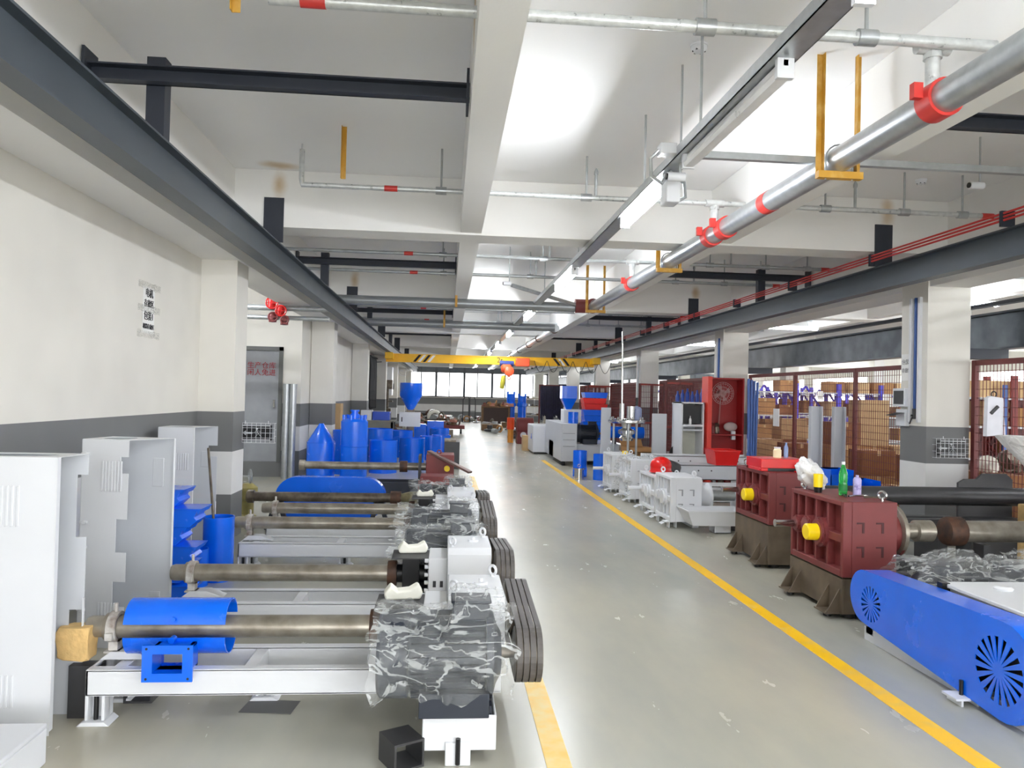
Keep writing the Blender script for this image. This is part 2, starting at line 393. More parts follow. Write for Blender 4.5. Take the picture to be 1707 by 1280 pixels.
# floor paint
tag(MB().box(2.38, 2.49, -4, 19, .0, .003).build('floor_line', FLYEL, smooth=0), 'long yellow line painted on the floor along the right side of the aisle', 'floor marking')
tag(MB().box(.47, .58, -4, 15, .0, .003).build('floor_line', FLYEL2, smooth=0), 'worn yellow line painted on the floor along the left side of the aisle', 'floor marking')
# ---------------- overhead steel ----------------
def ibeam(b, x, y0, y1, z0, z1, w=.14, t=.014):
    b.box(x-w/2, x+w/2, y0, y1, z0, z0+t); b.box(x-w/2, x+w/2, y0, y1, z1-t, z1); b.box(x-.006, x+.006, y0, y1, z0+t, z1-t)
def runway(x, s, label, posts, struts):
    t = thing('crane_runway', label, 'crane beam', (x, 0, 0), 0)
    b = MB(); ibeam(b, 0, -3, 46, 2.86, 3.12); b.build('girder', STEEL, t, smooth=0)
    for y in posts:     # wide plates bolted to the cross beams
        b = MB(); b.box(-.1, .1, y-.012, y, 3.12, 3.58); b.box(-.008, .008, y, y+.1, 3.12, 3.58); b.build('hanger_plate', DARKST, t, smooth=0)
    for y in struts:
        b = MB(); b.box(-.055, .055, y-.05, y+.05, 3.12, 3.62); b.build('hanger_post', DARKST, t, smooth=0)
        b = MB(); xe = (.095-x) if s > 0 else (3.03-x); xw = -.38 if s > 0 else .72
        b.box(min(xe, xw), max(xe, xw), y-.07, y-.056, 3.44, 3.54); b.box(min(xe, xw), max(xe, xw), y-.13, y-.056, 3.53, 3.54); b.box(min(xe, xw), max(xe, xw), y-.13, y-.056, 3.44, 3.45)
        b.build('strut', DARKST, t, smooth=0)
        for xx in (xe-.012*s, xw): 
            MB().box(xx-.008, xx+.008, y-.16, y+.02, 3.38, 3.62).build('end_plate', DARKST, t, smooth=0)
    return t
runway(-1.82, 1, 'dark grey steel crane girder running along the left wall below the ceiling', [8.0, 14.5, 21.0, 27.5, 34], [4.85, 11.3, 17.8, 24.3])
t = runway(4.75, -1, 'dark grey steel crane girder in front of the right-hand pillars, red conductor bar on top', [8.0, 14.5, 21.0, 27.5, 34], [4.85, 11.3, 17.8, 24.3])
b = MB()
for dz in (0, .03, .06): b.cyl((-.13, -3, 3.17+dz), (-.13, 46, 3.17+dz), .010, n=8)
b.build('conductor_bar', PIPERED, t)
for y in range(-2, 45, 2): MB().box(-.15, -.03, y, y+.03, 3.12, 3.25).build('bar_bracket', DARKST, t)
# second bay girder
t = thing('bay_girder', 'heavy grey steel girder behind the right-hand pillars above the wire fence', 'crane beam', (6.45, 0, 0))
b = MB(); ibeam(b, 0.05, 0, 46, 2.28, 2.72, .2, .02); b.build('girder', mat('worn_girder_paint', (96, 104, 110), .35, .2, col2=(66, 74, 82), mix=.5, vscale=3), t, smooth=0)
for y in YK[2:]: 
    if y < 46: MB().box(-.41, .1, y+.1, y+.3, 2.16, 2.28).build('bracket', DARKST, t)
b = MB(); b.bar((-.12, 2, 2.8), (-.12, 45, 2.8), .1, .04); b.build('walkway_angle', DARKST, t)
# bridge crane
t = thing('bridge_crane', 'yellow bridge crane spanning the aisle with striped ends and the mark 2t', 'crane', (0, 24.4, 0))
b = MB(); b.box(-1.95, 4.72, -.01, .01, 2.6, 2.84); b.box(-1.95, 4.72, -.09, .09, 2.585, 2.605); b.box(-1.95, 4.72, -.11, .11, 2.83, 2.85)
b.box(-1.95, 4.72, -.06, -.05, 2.6, 2.84); b.build('girder', YEL, t, smooth=0)
for x in (-1.82, 4.7):
    b = MB(); b.box(x-.12, x+.12, -.6, .6, 2.66, 2.86); b.build('end_carriage', YEL, t, bevel=.01)
def slant(b, x, s):
    w = .09; b.prism([(x, 2.605), (x+w, 2.605), (x+w+s*.18, 2.83), (x+s*.18, 2.83)], 'y', -.064, -.06)
b = MB(); slant(b, -1.1, 1); slant(b, -.8, 1); slant(b, 3.55, -1); slant(b, 3.85, -1); b.build('black_stripe', INK, t)
b = MB(); slant(b, -.95, 1); slant(b, -.65, 1); slant(b, 3.7, -1); b.build('white_stripe', PAPER, t)
text('2t', .24, (1.66, -.066, 2.72), (PI/2, 0, 0), INK, t)
h = thing('chain_hoist', 'orange electric chain hoist with a hanging yellow chain bag under the bridge crane', 'hoist', (2.2, 24.3, 0))
b = MB(); b.box(-.04, .4, -.22, .0, 2.54, 2.8); b.build('control_box', ORED, h, bevel=.02)
b = MB(); b.lathe([(.1, 0), (.15, .05), (.15, .28), (.1, .33)], (-.5, -.1, 2.47), (.0, -.1, 2.47)); b.lathe([(.1, 0), (.15, .03), (.15, .14), (.08, .2)], (-.25, -.3, 2.38), (-.25, .0, 2.34)); b.build('hoist_body', ORED, h)
b = MB(); b.cyl((-.55, -.1, 2.62), (-.1, -.1, 2.62), .09); b.build('trolley_motor', NAVY, h)
b = MB(); b.ring((-.25, -.12, 2.16), (0, 1, 0), .05, .014); b.cyl((-.25, -.12, 2.2), (-.25, -.12, 2.3), .012); b.build('hook', ORED, h)
b = MB(); b.lathe([(.04, 0), (.075, .06), (.075, .4), (.05, .44)], (-.42, -.12, 2.25), (-.47, -.12, 1.8)); b.build('chain_bag', mat('olive_yellow', (196, 186, 60), .6), h)
b = MB()
for k in range(6):
    x = .55+k*.42; b.tube([(x+.22*math.sin(i/10*PI)*0+i/10*.4, -.14, 2.74-.36*math.sin(i/10*PI)) for i in range(11)], .01, 6)
b.build('festoon_cable', RUBBER, h)

# ---------------- overhead pipes ----------------
t = thing('sprinkler_main_pipe', 'thick silver sprinkler pipe with red couplings running overhead along the right of the aisle', 'pipe', (2.5, 0, 0))
MB().cyl((0, -4, 3.18), (0, 13.15, 3.18), .083, n=32).build('pipe', GALV, t)
for y in (3.72, 6.75, 7.12, 10.3):
    b = MB(); b.hollow((0, y-.06, 3.18), (0, y+.06, 3.18), .1, .084); b.box(-.15, -.10, y-.02, y+.02, 3.18, 3.26); b.box(.10, .15, y-.02, y+.02, 3.18, 3.26)
    b.build('coupling', PIPERED, t)
b = MB(); b.hollow((0, 5.75, 3.18), (0, 5.87, 3.18), .086, .083); b.build('painted_band', PIPERED, t)
for y in (3.78, 7.06, 10.3):
    b = MB(); b.cyl((0, y, 3.27), (0, y, 3.46), .036); b.cyl((0, y, 3.42), (0, y, 3.45), .046); b.cyl((-.09, y, 3.48), (.09, y, 3.48), .036); b.build('riser_tee', GALVW, t)
b = MB(); b.cyl((0, 13.1, 3.2), (0, 13.15, 3.2), .13); b.cyl((-.3, 13.2, 3.2), (-.05, 13.2, 3.2), .12); b.build('flange', RED, t)
t = thing('sprinkler_main_pipe', 'grey sprinkler pipe far back over the aisle, starting beyond the red flange', 'pipe', (2.45, 0, 0))
MB().cyl((0, 17.3, 3.17), (0, 45, 3.17), .083, n=24).build('pipe', GALV, t)
b = MB()
for y in (17.5, 20.5, 23.0, 26, 29): b.cyl((0, y, 3.17), (0, y+.1, 3.17), .1)
b.build('coupling', RUSTY, t)
for y, r, x0, lab in ((13.25, .085, -2.21, 'thick grey pipe crossing above the aisle from the red flange to the left wall'), (17.3, .085, -2.21, 'thick grey pipe crossing overhead just beyond the second row of pillars')):
    tag(MB().cyl((x0, 0, 0), (2.42, 0, 0), r, n=24).build('crossing_pipe', mat('grey_pipe', (150, 154, 156), .4, .5), smooth=40), lab, 'pipe', loc=(0, y, 3.18))
# sprinkler branch pipes with drop hangers
bl = {3.72: 'silver branch pipe crossing the ceiling nearest the camera', 7.06: 'branch pipe before the first big ceiling beam, with upturned left end and red band',
      10.3: 'branch pipe crossing overhead between the first and second ceiling beams', 11.9: 'thin branch pipe crossing just behind the dark strut of the second bay', 16.8: 'thin branch pipe overhead in the third bay',
      19.5: 'thin branch pipe overhead in the middle of the third bay, far down the aisle', 23.6: 'thin branch pipe just in front of the yellow crane'}
for y in bl:
    r = .03 if y < 5 else .024
    x0 = -4.5 if y > 8 else (-.9 if y < 5 else -1.37)
    t = thing('sprinkler_branch', bl[y], 'pipe', (0, y, 0))
    b = MB(); b.cyl((x0, 0, 3.48), (9.5, 0, 3.48), r)
    if y == 7.06: b.tube([(x0+.05, 0, 3.48), (x0+.01, 0, 3.485), (x0, 0, 3.53), (x0, 0, 3.80)], r); b.cyl((x0, 0, 3.78), (x0, 0, 3.85), .008)
    b.build('pipe', GALVW if y < 8 else GALV, t)
    for x in ((-.75,) if y < 5 else (-.62, 5.2)): MB().hollow((x, 0, 3.48), (x+.12, 0, 3.48), r+.003, r).build('painted_band', PIPERED, t)
    for x in ((1.25, 2.1) if y < 5 else (-.1, 1.26, 3.6, 4.4, 5.0)):
        b = MB(); b.cyl((x, 0, 3.48), (x, 0, ZC), .010, n=8); b.cyl((x-.05, 0, 3.48), (x+.05, 0, 3.48), r+.012); b.build('hanger_rod', GALV, t)
    for x in (1.35, 3.9):
        if y > 5:
            b = MB(); b.cyl((x, 0, 3.48), (x, 0, 3.72), .014, n=8); b.lathe([(.02, 0), (.02, .03), (.006, .06)], (x, 0, 3.7), (x, 0, 3.8)); b.build('sprinkler_head', GALV, t)
# yellow-brown U brackets
def ubracket(x, y, w, z0, label):
    t = thing('pipe_bracket', label, 'bracket', (x, y, 0))
    for s in (-1, 1):
        b = MB(); b.box(s*w/2-.02, s*w/2+.02, -.004, 0, z0, ZC); b.box(s*w/2-.02*s, s*w/2-.016*s, -.04, 0, z0, ZC); b.build('leg', OCHRE, t, smooth=0)
    b = MB(); b.box(-w/2-.02, w/2+.02, -.05, 0, z0-.045, z0); b.build('crossbar', OCHRE, t, smooth=0)
    b = MB(); b.tube([(-.09, -.02, z0-.05), (-.09, -.02, z0+.09)]+[(-.09*math.cos(i/8*PI), -.02, z0+.09+.09*math.sin(i/8*PI)) for i in range(1, 8)]+[(.09, -.02, z0+.09), (.09, -.02, z0-.05)], .006, 6); b.build('u_bolt', GALV, t)
ubracket(2.5, 4.75, .26, 3.10, 'yellow-brown U-shaped bracket carrying the thick silver pipe, nearest of the brackets')
ubracket(2.5, 8.55, .26, 3.10, 'yellow-brown U-shaped bracket on the thick silver pipe behind the first cross beam')
ubracket(2.5, 12.9, .3, 3.10, 'yellow-brown U-shaped bracket next to the red flange of the thick pipe')
def hang_angle(x, y, z0, lab):
    tag(MB().box(x-.02, x+.02, y-.004, y, z0, ZC).box(x-.02, x-.016, y-.04, y, z0, ZC).build('angle_hanger', OCHRE, smooth=0), lab, 'bracket')
hang_angle(-.93, 6.6, 3.42, 'yellow angle iron hanging from the ceiling over the left end of the branch pipe')
hang_angle(-1.05, 3.72, 3.4, 'yellow angle iron end at the very top edge of the picture')
hang_angle(.12, 13.1, 3.1, 'yellow angle iron holding the thick crossing pipe')
hang_angle(-.1, 17.2, 3.1, 'yellow angle iron holding the far crossing pipe')

# ---------------- cable tray and tubes ----------------
t = thing('cable_tray', 'grey lighting trunking running the length of the ceiling above the tubes', 'cable tray', (1.53, 0, 0))
b = MB(); b.box(-.065, .065, -4, 46, 3.2, 3.206); b.box(-.065, -.06, -4, 46, 3.2, 3.265); b.box(.06, .065, -4, 46, 3.2, 3.265); b.build('trunking', GALV, t, smooth=0)
for y in (4.6, 5.95, 9.0, 12.2, 15.4, 18.6, 21.8): MB().cyl((0, y, 3.22), (0, y, ZC), .009, n=8).build('hanger_rod', GALV, t)
b = MB(); b.bar((-.05, 4.95, 3.24), (1.02, 4.95, 3.24), .045, .045); b.bar((1.02, 4.95, 3.24), (4.3, 4.95, 3.24), .045); b.build('side_duct', GALV, t)
b = MB(); b.box(-.17, -.06, 4.88, 4.98, 3.22, 3.29); b.build('junction_box', WHITE, t, bevel=.005)
b = MB(); b.tube([(-.17, 4.93, 3.25), (-.22, 4.95, 3.2), (-.2, 5.0, 3.1), (-.1, 5.1, 3.08), (-.02, 5.15, 3.18)], .013); b.tube([(.0, 5.25, 3.2), (.09, 5.2, 3.12), (.1, 5.2, 3.02), (.03, 5.2, 2.98)], .013); b.build('flexible_conduit', GALV, t)
b = MB(); b.box(-.05, .05, 5.15, 5.3, 2.97, 3.15); b.build('driver_box', WHITE, t, bevel=.008)
for y in (13.4,):
    b = MB(); b.bar((-.55, y-1.4, 3.35), (.75, y-.2, 3.2), .05); b.build('diagonal_duct', GALV, t)
def tube_light(loc, rz, lab, lit=True, L=1.3, grp=None):
    t = thing('tube_light', lab, 'light', loc, rz, grp)
    MB().box(-.016, .016, -L/2, L/2, .012, .05).build('housing', OFFTUBE, t, bevel=.005)
    b = MB(); b.prism([(-.016, .012), (-.032, .006), (-.038, -.01), (-.028, -.034), (.028, -.034), (.038, -.01), (.032, .006), (.016, .012)], 'y', -L/2+.03, L/2-.03); b.build('diffuser', TUBEM if lit else OFFTUBE, t)
    MB().box(-.04, .04, -L/2, -L/2+.03, -.04, .054).build('end_cap', WHITE, t); MB().box(-.04, .04, L/2-.03, L/2, -.04, .054).build('end_cap', WHITE, t)
    return t
tube_light((1.53, 4.12, 3.145), 0, 'unlit white tube light on the ceiling trunking, between two lit ones', False, 1.45)
tube_light((1.53, 2.1, 3.145), 0, 'lit tube light at the very top edge of the picture')
ys = [5.95, 10.0, 14.4, 18.9, 23.3, 27.8, 32.0, 36.3, 40.5]
for i, y in enumerate(ys):
    tube_light((1.53, y, 3.145), 0, ['large glowing tube light nearest under the trunking', 'second glowing tube light under the trunking', 'third glowing tube light under the trunking', 'fourth glowing tube light under the trunking'][i] if i < 4 else ['fifth', 'sixth', 'seventh', 'eighth', 'ninth'][i-4]+' glowing tube light under the trunking, counted from the nearest lit one', True, 1.35 if i < 1 else 1.5, None if i < 4 else 'far tubes of the trunking')
for y in (-.9, -2.7, -4.5): tube_light((1.53, y, 3.145), 0, 'added fill tube light, unseen behind the camera', True, 1.35, 'added tubes behind the camera')  # unseen tubes added to brighten the room and ceiling
rl = [(8.05, 11.3, 'glowing tube crosswise at the right edge of the picture'), (7.46, 16.0, 'glowing tube crosswise right of the second pillar above the girder'), (7.2, 21.6, 'glowing tube crosswise left of the second pillar'), (6.9, 27.5, 'glowing tube crosswise seen just right of the third pillar'), (7.0, 33.5, 'small glowing tube crosswise far back in the right bay')]
def hung_tube(x, y, lab, L, grp=None):
    t = tube_light((x, y, 3.22), PI/2, lab, True, L, grp)
    for s in (-.35, .35): MB().cyl((0, s, .05), (0, s, ZC-3.22), .006, n=6).build('hanger_wire', GALV, t)
for x, y, lab in rl: hung_tube(x, y, lab, 1.15)
for x, y in ((8, 6), (8, 1), (10.9, 11.3), (11.2, 17), (11.2, 6), (11.2, 22), (-3.8, 11.5)): hung_tube(x, y, 'lit tube light of the side bays outside the picture', 1.2, 'unseen side bay tubes')
# detectors, cameras
def smoke(x, y, lab):
    t = thing('smoke_detector', lab, 'smoke detector', (x, y, ZC))
    b = MB(); b.lathe([(.055, 0), (.055, -.012)], (0, 0, 0), (0, 0, 1)); b.build('base', WHITE, t)
    b = MB(); b.lathe([(.05, -.012), (.05, -.03), (.035, -.045), (.0, -.047)], (0, 0, 0), (0, 0, 1), cap=False); b.build('cover', WHITE, t)
    b = MB()
    for k in range(6): b.box(.036*math.cos(k)-.006, .036*math.cos(k)+.006, .036*math.sin(k)-.006, .036*math.sin(k)+.006, -.044, -.03)
    b.build('vent_slot', INK, t)
smoke(1.55, 4.72, 'round white smoke detector on the ceiling left of the trunking'); smoke(4.7, 7.26, 'round white smoke detector on the ceiling above the right girder')
for (x, y, z, lab) in ((1.53, 5.0, 3.1, 'small white camera under the trunking beside the flexible conduit'), (4.4, 6.0, 3.45, 'white dome camera near the right edge below the ceiling'), (.9, 11.5, 3.3, 'white camera box hanging from the ceiling left of the trunking')):
    t = thing('security_camera', lab, 'camera', (x, y, z))
    b = MB(); b.cyl((-.09, 0, 0), (.03, 0, 0), .03); b.build('body', WHITE, t); b = MB(); b.cyl((-.1, 0, 0), (-.085, 0, 0), .022); b.build('lens', BLACK, t)
    b = MB(); b.cyl((.0, 0, .02), (.0, 0, ZC-z-.01), .008, n=8); b.build('mount', GALV, t)
# valves under the left girder
t = thing('valve_cluster', 'cluster of red fire valves on pipes in the left alcove', 'valve', (-2.75, 12.2, 2.84))
for x, z, r in ((0, .12, .09), (.14, .0, .08), (.02, -.1, .07), (.2, -.14, .06)):
    b = MB(); b.ring((x, -.08, z), (0, 1, 0), r, .012); b.cyl((x, -.08, z), (x, .1, z), .02); b.cyl((x-.03, .05, z-.07), (x-.03, .05, z+.07), .06); b.bar((x-r, -.08, z), (x+r, -.08, z), .012); b.build('hand_wheel', BRED if r > .075 else RED, t)
tag(MB().cyl((-5.0, 12.3, 2.9), (-1.9, 12.3, 2.9), .045).cyl((-5.0, 12.35, 2.75), (-1.9, 12.35, 2.75), .035).build('alcove_pipes', GALV), 'pair of grey pipes in the left alcove carrying the red valves', 'pipe')
# stains on plaster
ST = mat('rust_stain', (206, 178, 120), .9, var=.2)
# signs on the left wall
for zc, lab, tx in ((2.37, 'upper white paper with two lines of black characters taped to the left wall', '电机\n存放区'), (2.17, 'lower white paper with black characters taped below the other one', '包装1\n机筒存放区')):
    t = thing('paper_sign', lab, 'sign', (-2.618, 6.9, zc))
    b = MB(); b.box(0, .002, -.13, .13, -.1, .1); b.build('sheet', PAPER, t, smooth=0)
    o = text(tx.split('\n')[0], .085, (.004, 0, .045), (PI/2, 0, PI/2), INK, t); o = text(tx.split('\n')[1], .07 if zc > 2.3 else .05, (.004, 0, -.045), (PI/2, 0, PI/2), INK, t)
    for k, zz in enumerate((.11, -.11)):
        if zc > 2.3 and k == 1: continue
        b = MB(); b.grid(lambda u, v: Vector((.004+.004*noise.noise(Vector((u*9, v*3, zc*5+k))), -.24+.5*u, zz+.06*(v-.5)+.01*noise.noise(Vector((u*6, v, 3+k))))), 20, 4); b.build('clear_tape', film_mat('tape', (240, 240, 235), .25, .6, .1, 30), t)
# ---------------- motors, belts, film ----------------
def loopbelt(b, x, w, c0, r0, c1, r1, t=.012, n=14):
    """flat closed belt around two pulleys lying in the y-z plane at x"""
    (y0, z0), (y1, z1) = c0, c1; d = math.hypot(y1-y0, z1-z0); a = math.atan2(z1-z0, y1-y0); g = math.acos((r0-r1)/d)
    def path(e):
        P = []
        for i in range(n+1):
            th = a+g+(2*PI-2*g)*i/n; P.append((y0+(r0+e)*math.cos(th), z0+(r0+e)*math.sin(th)))
        for i in range(n+1):
            th = a-g+2*g*i/n; P.append((y1+(r1+e)*math.cos(th), z1+(r1+e)*math.sin(th)))
        return P
    O = path(t); I = path(0); m = len(O)
    for i in range(m):
        j = (i+1) % m
        o = [(x, *O[i]), (x, *O[j]), (x+w, *O[j]), (x+w, *O[i])]; q = [(x, *I[i]), (x, *I[j]), (x+w, *I[j]), (x+w, *I[i])]
        b.quad(*o); b.quad(*q); b.quad(o[0], o[1], q[1], q[0]); b.quad(o[3], o[2], q[2], q[3])
    return b
def pulley(b, x0, x1, y, z, r, ng=4):
    pr = []; w = (x1-x0)/ng
    for k in range(ng): pr += [(r, k*w+.0), (r, k*w+w*.2), (r-.014, k*w+w*.35), (r-.014, k*w+w*.75), (r, k*w+w*.9)]
    pr.append((r, x1-x0)); return b.lathe([(.03, 0)]+pr+[(.03, x1-x0)], (x0, y, z), (x1, y, z), 32)
def motor_parts(par, x0, x1, y, z, r, flip=False, tb=(.6, .9)):
    """finned electric motor along x from the fan cowl x0 to the flange x1"""
    L = x1-x0; sg = 1 if L > 0 else -1; a = abs(L)
    m_ = MB(); m_.lathe([(r*.5, 0), (r*.9, .005), (r*1.0, .02), (r*1.0, .25*a), (r*.86, .26*a), (r*.86, .87*a), (r*1.02, .875*a), (r*1.02, .93*a), (r*.7, .96*a), (r*.5, a)], (x0, y, z), (x1, y, z), 40)
    mo = m_.build('motor', MOTOR, par)
    f = MB()
    for k in range(34):
        th = 2*PI*k/34
        if abs(math.cos(th)) < .35 and math.sin(th) > 0: continue
        c, s = math.cos(th), math.sin(th)
        M = Matrix(((1, 0, 0, 0), (0, c, -s, y), (0, s, c, z), (0, 0, 0, 1)))
        f.box(min(x0+sg*.28*a, x0+sg*.86*a), max(x0+sg*.28*a, x0+sg*.86*a), r*.8, r*1.0, -.003, .003, M)
    f.build('cooling_fins', MOTOR, mo, smooth=0)['kind'] = 'stuff'
    u0, u1 = sorted((x0+sg*a*tb[0], x0+sg*a*tb[1]))
    b = MB(); b.box(u0, u1, y-.07, y+.07, z+r*.8, z+r+.05); b.box(u0-.008, u1+.008, y-.078, y+.078, z+r+.05, z+r+.062); b.build('terminal_box', MOTOR, mo, bevel=.006)
    for yy in (-.6, .6):
        u0, u1 = sorted((x0+sg*a*.35, x0+sg*a*.9)); b = MB(); b.box(u0, u1, y+yy*r*1.3-.04, y+yy*r*1.3+.04, z-r-.03, z-r*.6); b.build('mounting_foot', MOTOR, mo, bevel=.004)
    b = MB(); b.cyl((x1-sg*.02, y, z), (x1+sg*.09, y, z), .024); b.build('shaft', OLDST, mo)
    return mo
def film(name, lab, x0, x1, y, z, r, top=0, lo=-.9, seed=0, flare=.12, grp=None, parent=None, tx=(.55, .95), open_end=True):
    """crumpled clear film wrapped over a motor: a displaced half-wrap with loose, flaring edges"""
    def f(u, v):
        th = lo+(PI-2*lo)*v           # angle from the near-side skirt over the top to the far side
        e = r*1.07
        if tx[0] < u < tx[1]: e += top*max(0, math.sin(th))**3
        q = Vector((u*5+seed, v*7, seed*1.7)); n = noise.noise(q)+.6*noise.noise(q*2.3)+.35*abs(noise.noise(q*5))
        e += .035*n+.018*abs(math.sin(9*v*PI+4*u+3*n))
        sk = max(0, -math.sin(th)); e += sk*flare*(.6+.6*noise.noise(q*1.3))
        xx = x0+(x1-x0)*u+.03*noise.noise(q*1.7+Vector((9, 0, 0)))*(1 if .1 < u < .9 else 2.2)
        if u < .1 and math.sin(th) < .3: e *= 1+.1*(.1-u)/.1*(1.2+noise.noise(q*2))
        return Vector((xx, y-math.cos(th)*e, z+math.sin(th)*e))
    b = MB(); b.grid(f, 56, 64)
    o = b.build(name, FILM, parent, smooth=180, recalc=False)
    if lab: tag(o, lab, 'plastic film', grp)
    return o
def foam_pad(x, y, z, lab, s=1.):
    b = MB(); b.prism([(-.09*s, 0), (-.1*s, .03*s), (-.065*s, .075*s), (-.03*s, .045*s), (.03*s, .05*s), (.075*s, .075*s), (.1*s, .035*s), (.085*s, 0)], 'y', -.045*s, .045*s)
    o = b.build('foam_pad', FOAM, bevel=.01); tag(o, lab, 'foam', loc=(x, y, z), rz=.1)
# ---------------- the left row of extruders ----------------
def left_extruder(y0, lab, near=True, frame=True, x_left=-1.66, grp=None):
    t = thing('extruder', lab, 'extruder machine', (0, y0, 0), 0, grp); s = -1 if near else 1
    b = MB()
    for yy in (-.19, .13):     # channel rails
        b.box(x_left, .30, yy, yy+.012, .14, .26); b.box(x_left, .30, yy, yy+.055, .252, .262); b.box(x_left, .30, yy, yy+.055, .138, .148)
    b.box(x_left, x_left+.012, -.19, .185, .14, .26)
    for xx in (x_left+.1, -.95, -.36): b.box(xx, xx+.06, -.13, .18, .15, .255)
    b.prism([(x_left, .262), (x_left+.26, .262), (x_left+.16, .30), (x_left+.05, .30)], 'y', -.05, .05)
    b.build('frame', WHITE, t, bevel=.002)
    for xx, yy in ((x_left+.04, -.13), (x_left+.04, .15), (.06, -.13), (.06, .15), (-.9, .15)):
        b = MB(); b.box(xx-.045, xx-.03, yy-.05, yy+.05, .02, .145); b.box(xx+.03, xx+.045, yy-.05, yy+.05, .02, .145); b.prism([(xx-.05, .02), (xx-.075, .0), (xx+.075, 0), (xx+.05, .02)], 'y', yy-.07, yy+.05); b.box(xx-.045, xx+.045, yy-.0, yy+.01, .02, .145)
        f = b.build('foot', WHITE, t, bevel=.003)
        MB().cyl((xx, yy-.03, .005), (xx, yy-.03, .14), .011, n=10).build('levelling_bolt', BLACK, f)
    zb = .41
    b = MB(); b.box(x_left+.03, x_left+.075, -.03, .03, .29, .36); b.box(x_left+.015, x_left+.09, -.045, .045, .29, .30); b.hollow((x_left+.03, 0, zb), (x_left+.075, 0, zb), .075, .058)
    b.box(x_left+.035, x_left+.07, -.09, -.06, .365, .40); b.cyl((x_left+.052, 0, zb+.07), (x_left+.052, 0, zb+.115), .009)
    b.build('barrel_support', mat('support_paint', (206, 204, 200), .5, col2=(120, 104, 92), mix=.5, vscale=12), t, bevel=.002)
    b = MB(); b.lathe([(.0, 0), (.046, .003), (.052, .02), (.052, .09), (.066, .092), (.066, .14), (.055, .142), (.055, x_left*-1-.31+.08)], (x_left-.08, 0, zb), (0, 0, zb), 32, False); b.build('barrel', BARREL, t)
    b = MB(); b.lathe([(.056, 0), (.082, .001), (.084, .02), (.084, .05), (.08, .06), (.056, .061)], (-.36, 0, zb), (0, 0, zb), 32, False); b.build('barrel_flange', RUSTY, t)
    b = MB(); b.box(-.26, -.15, -.10, .10, .29, .53); b.cyl((-.30, 0, zb), (-.1, 0, zb), .06); b.box(-.2, -.1, -.1, .1, .262, .33); th = b.build('feed_throat', BLACK, t, bevel=.003)
    MB().box(-.33, -.07, -.14, .13, .53, .538).build('throat_plate', DGREY, th)
    b = MB(); b.box(-.09, .03, -.17, .17, .264, .545)
    hs = b.build('thrust_housing', WHITE, t, bevel=.004)
    for zz in (.29, .34, .39, .44, .49, .53): 
        for yy in (-.15, .15): MB().cyl((-.115, yy, zz-.005), (-.09, yy, zz-.005), .013, n=8).build('bolt', WHITE, hs)
    for xx in (-.06, -.015): MB().box(xx, xx+.02, -.172, -.169, .36, .4).build('recess_shade', DGREY, hs)  # thin dark plates stand for the shade inside casting recesses
    g = MB(); g.prism([(-.2, .262), (.24, .262), (.24, .60), (.22, .62), (-.2, .62), (-.23, .58), (-.23, .30)], 'x', .03, .31)
    g = g.build('gearbox', WHITE, t, bevel=.006)
    for xx, yy in ((.06, -.16), (.27, .18)):
        b = MB(); b.ring((xx, yy, .655), (.7, .7, 0), .024, .008, 16, 8); b.cyl((xx, yy, .615), (xx, yy, .635), .012); b.build('lifting_eye', WHITE, g)
    b = MB(); b.cyl((.2, .02, .62), (.2, .02, .632), .035); b.cyl((.2, .02, .632), (.2, .02, .65), .012); b.build('breather_cap', WHITE, g)
    # drive
    ym = s*.47; yg = s*-.10+.0; zm = .43; zg = .46
    motor_parts(t, -.28, .27, ym, zm, .19)
    b = MB(); pulley(b, .335, .455, ym, zm, .115); b.build('motor_pulley', OLDST, t)
    b = MB(); pulley(b, .335, .455, -s*.17, zg, .135); b.cyl((.3, -s*.17, zg), (.34, -s*.17, zg), .03); b.build('gearbox_pulley', OLDST, t)
    for k in range(4):
        b = MB(); loopbelt(b, .338+k*.030, .024, (ym, zm), .115, (-s*.17, zg), .135, .013); b.build('drive_belt', BELT, t)
    # motor bracket with tray and foot
    b = MB(); w = [(ym-.17, .19), (ym+.17, .19), (ym+.17, .262), (ym-.17, .262)]
    b.box(-.07, .25, ym-.15, ym+.15, .15, .165)
    b.box(-.07, .25, ym+s*.15-.006, ym+s*.15+.006, .06, .21); b.box(-.07, -.055, ym-.15, ym+.15, .1, .21); b.box(.24, .25, ym-.15, ym+.15, .1, .21)
    b.box(.03, .14, ym-.02+s*.15, ym+.02+s*.15, .0, .1); b.build('motor_bracket', WHITE, t, bevel=.004)
    b = MB(); b.cyl((.085, ym+s*.175, .01), (.085, ym+s*.175, .12), .011, n=10); b.build('levelling_bolt', BLACK, t)
    b = MB()
    for yy in (ym-.1, ym+.1): b.box(-.06, .23, yy-.03, yy+.03, .17, .24)
    b.build('motor_rail', MOTOR, t)
    return t
left_extruder(3.95, 'white-framed extruder nearest the camera on the left with blue covers round its barrel', True)
left_extruder(5.1, 'second white-framed extruder from the front on the left, behind the one with blue covers', False)
left_extruder(7.02, 'third white-framed extruder on the left, its motor wrapped in film before a white gearbox', True, x_left=-1.78)
left_extruder(7.9, 'fourth white-framed extruder on the left, just behind the third barrel', False, x_left=-1.75)
film('film_cover', 'crumpled clear plastic film over the nearest left motor', -.30, .33, 3.48, .43, .19, .07, -.55, 1, .1)
film('film_cover', 'clear plastic film over the motor behind the second left gearbox', -.36, .3, 5.57, .43, .19, .06, -.2, 4, .06)
film('film_cover', 'clear plastic film over the motor of the third left extruder', -.4, .3, 6.55, .43, .19, .06, -.3, 9, .08)
film('film_cover', 'clear plastic film over the farthest wrapped motor of the left row', -.36, .3, 8.37, .43, .19, .06, -.2, 14, .05)
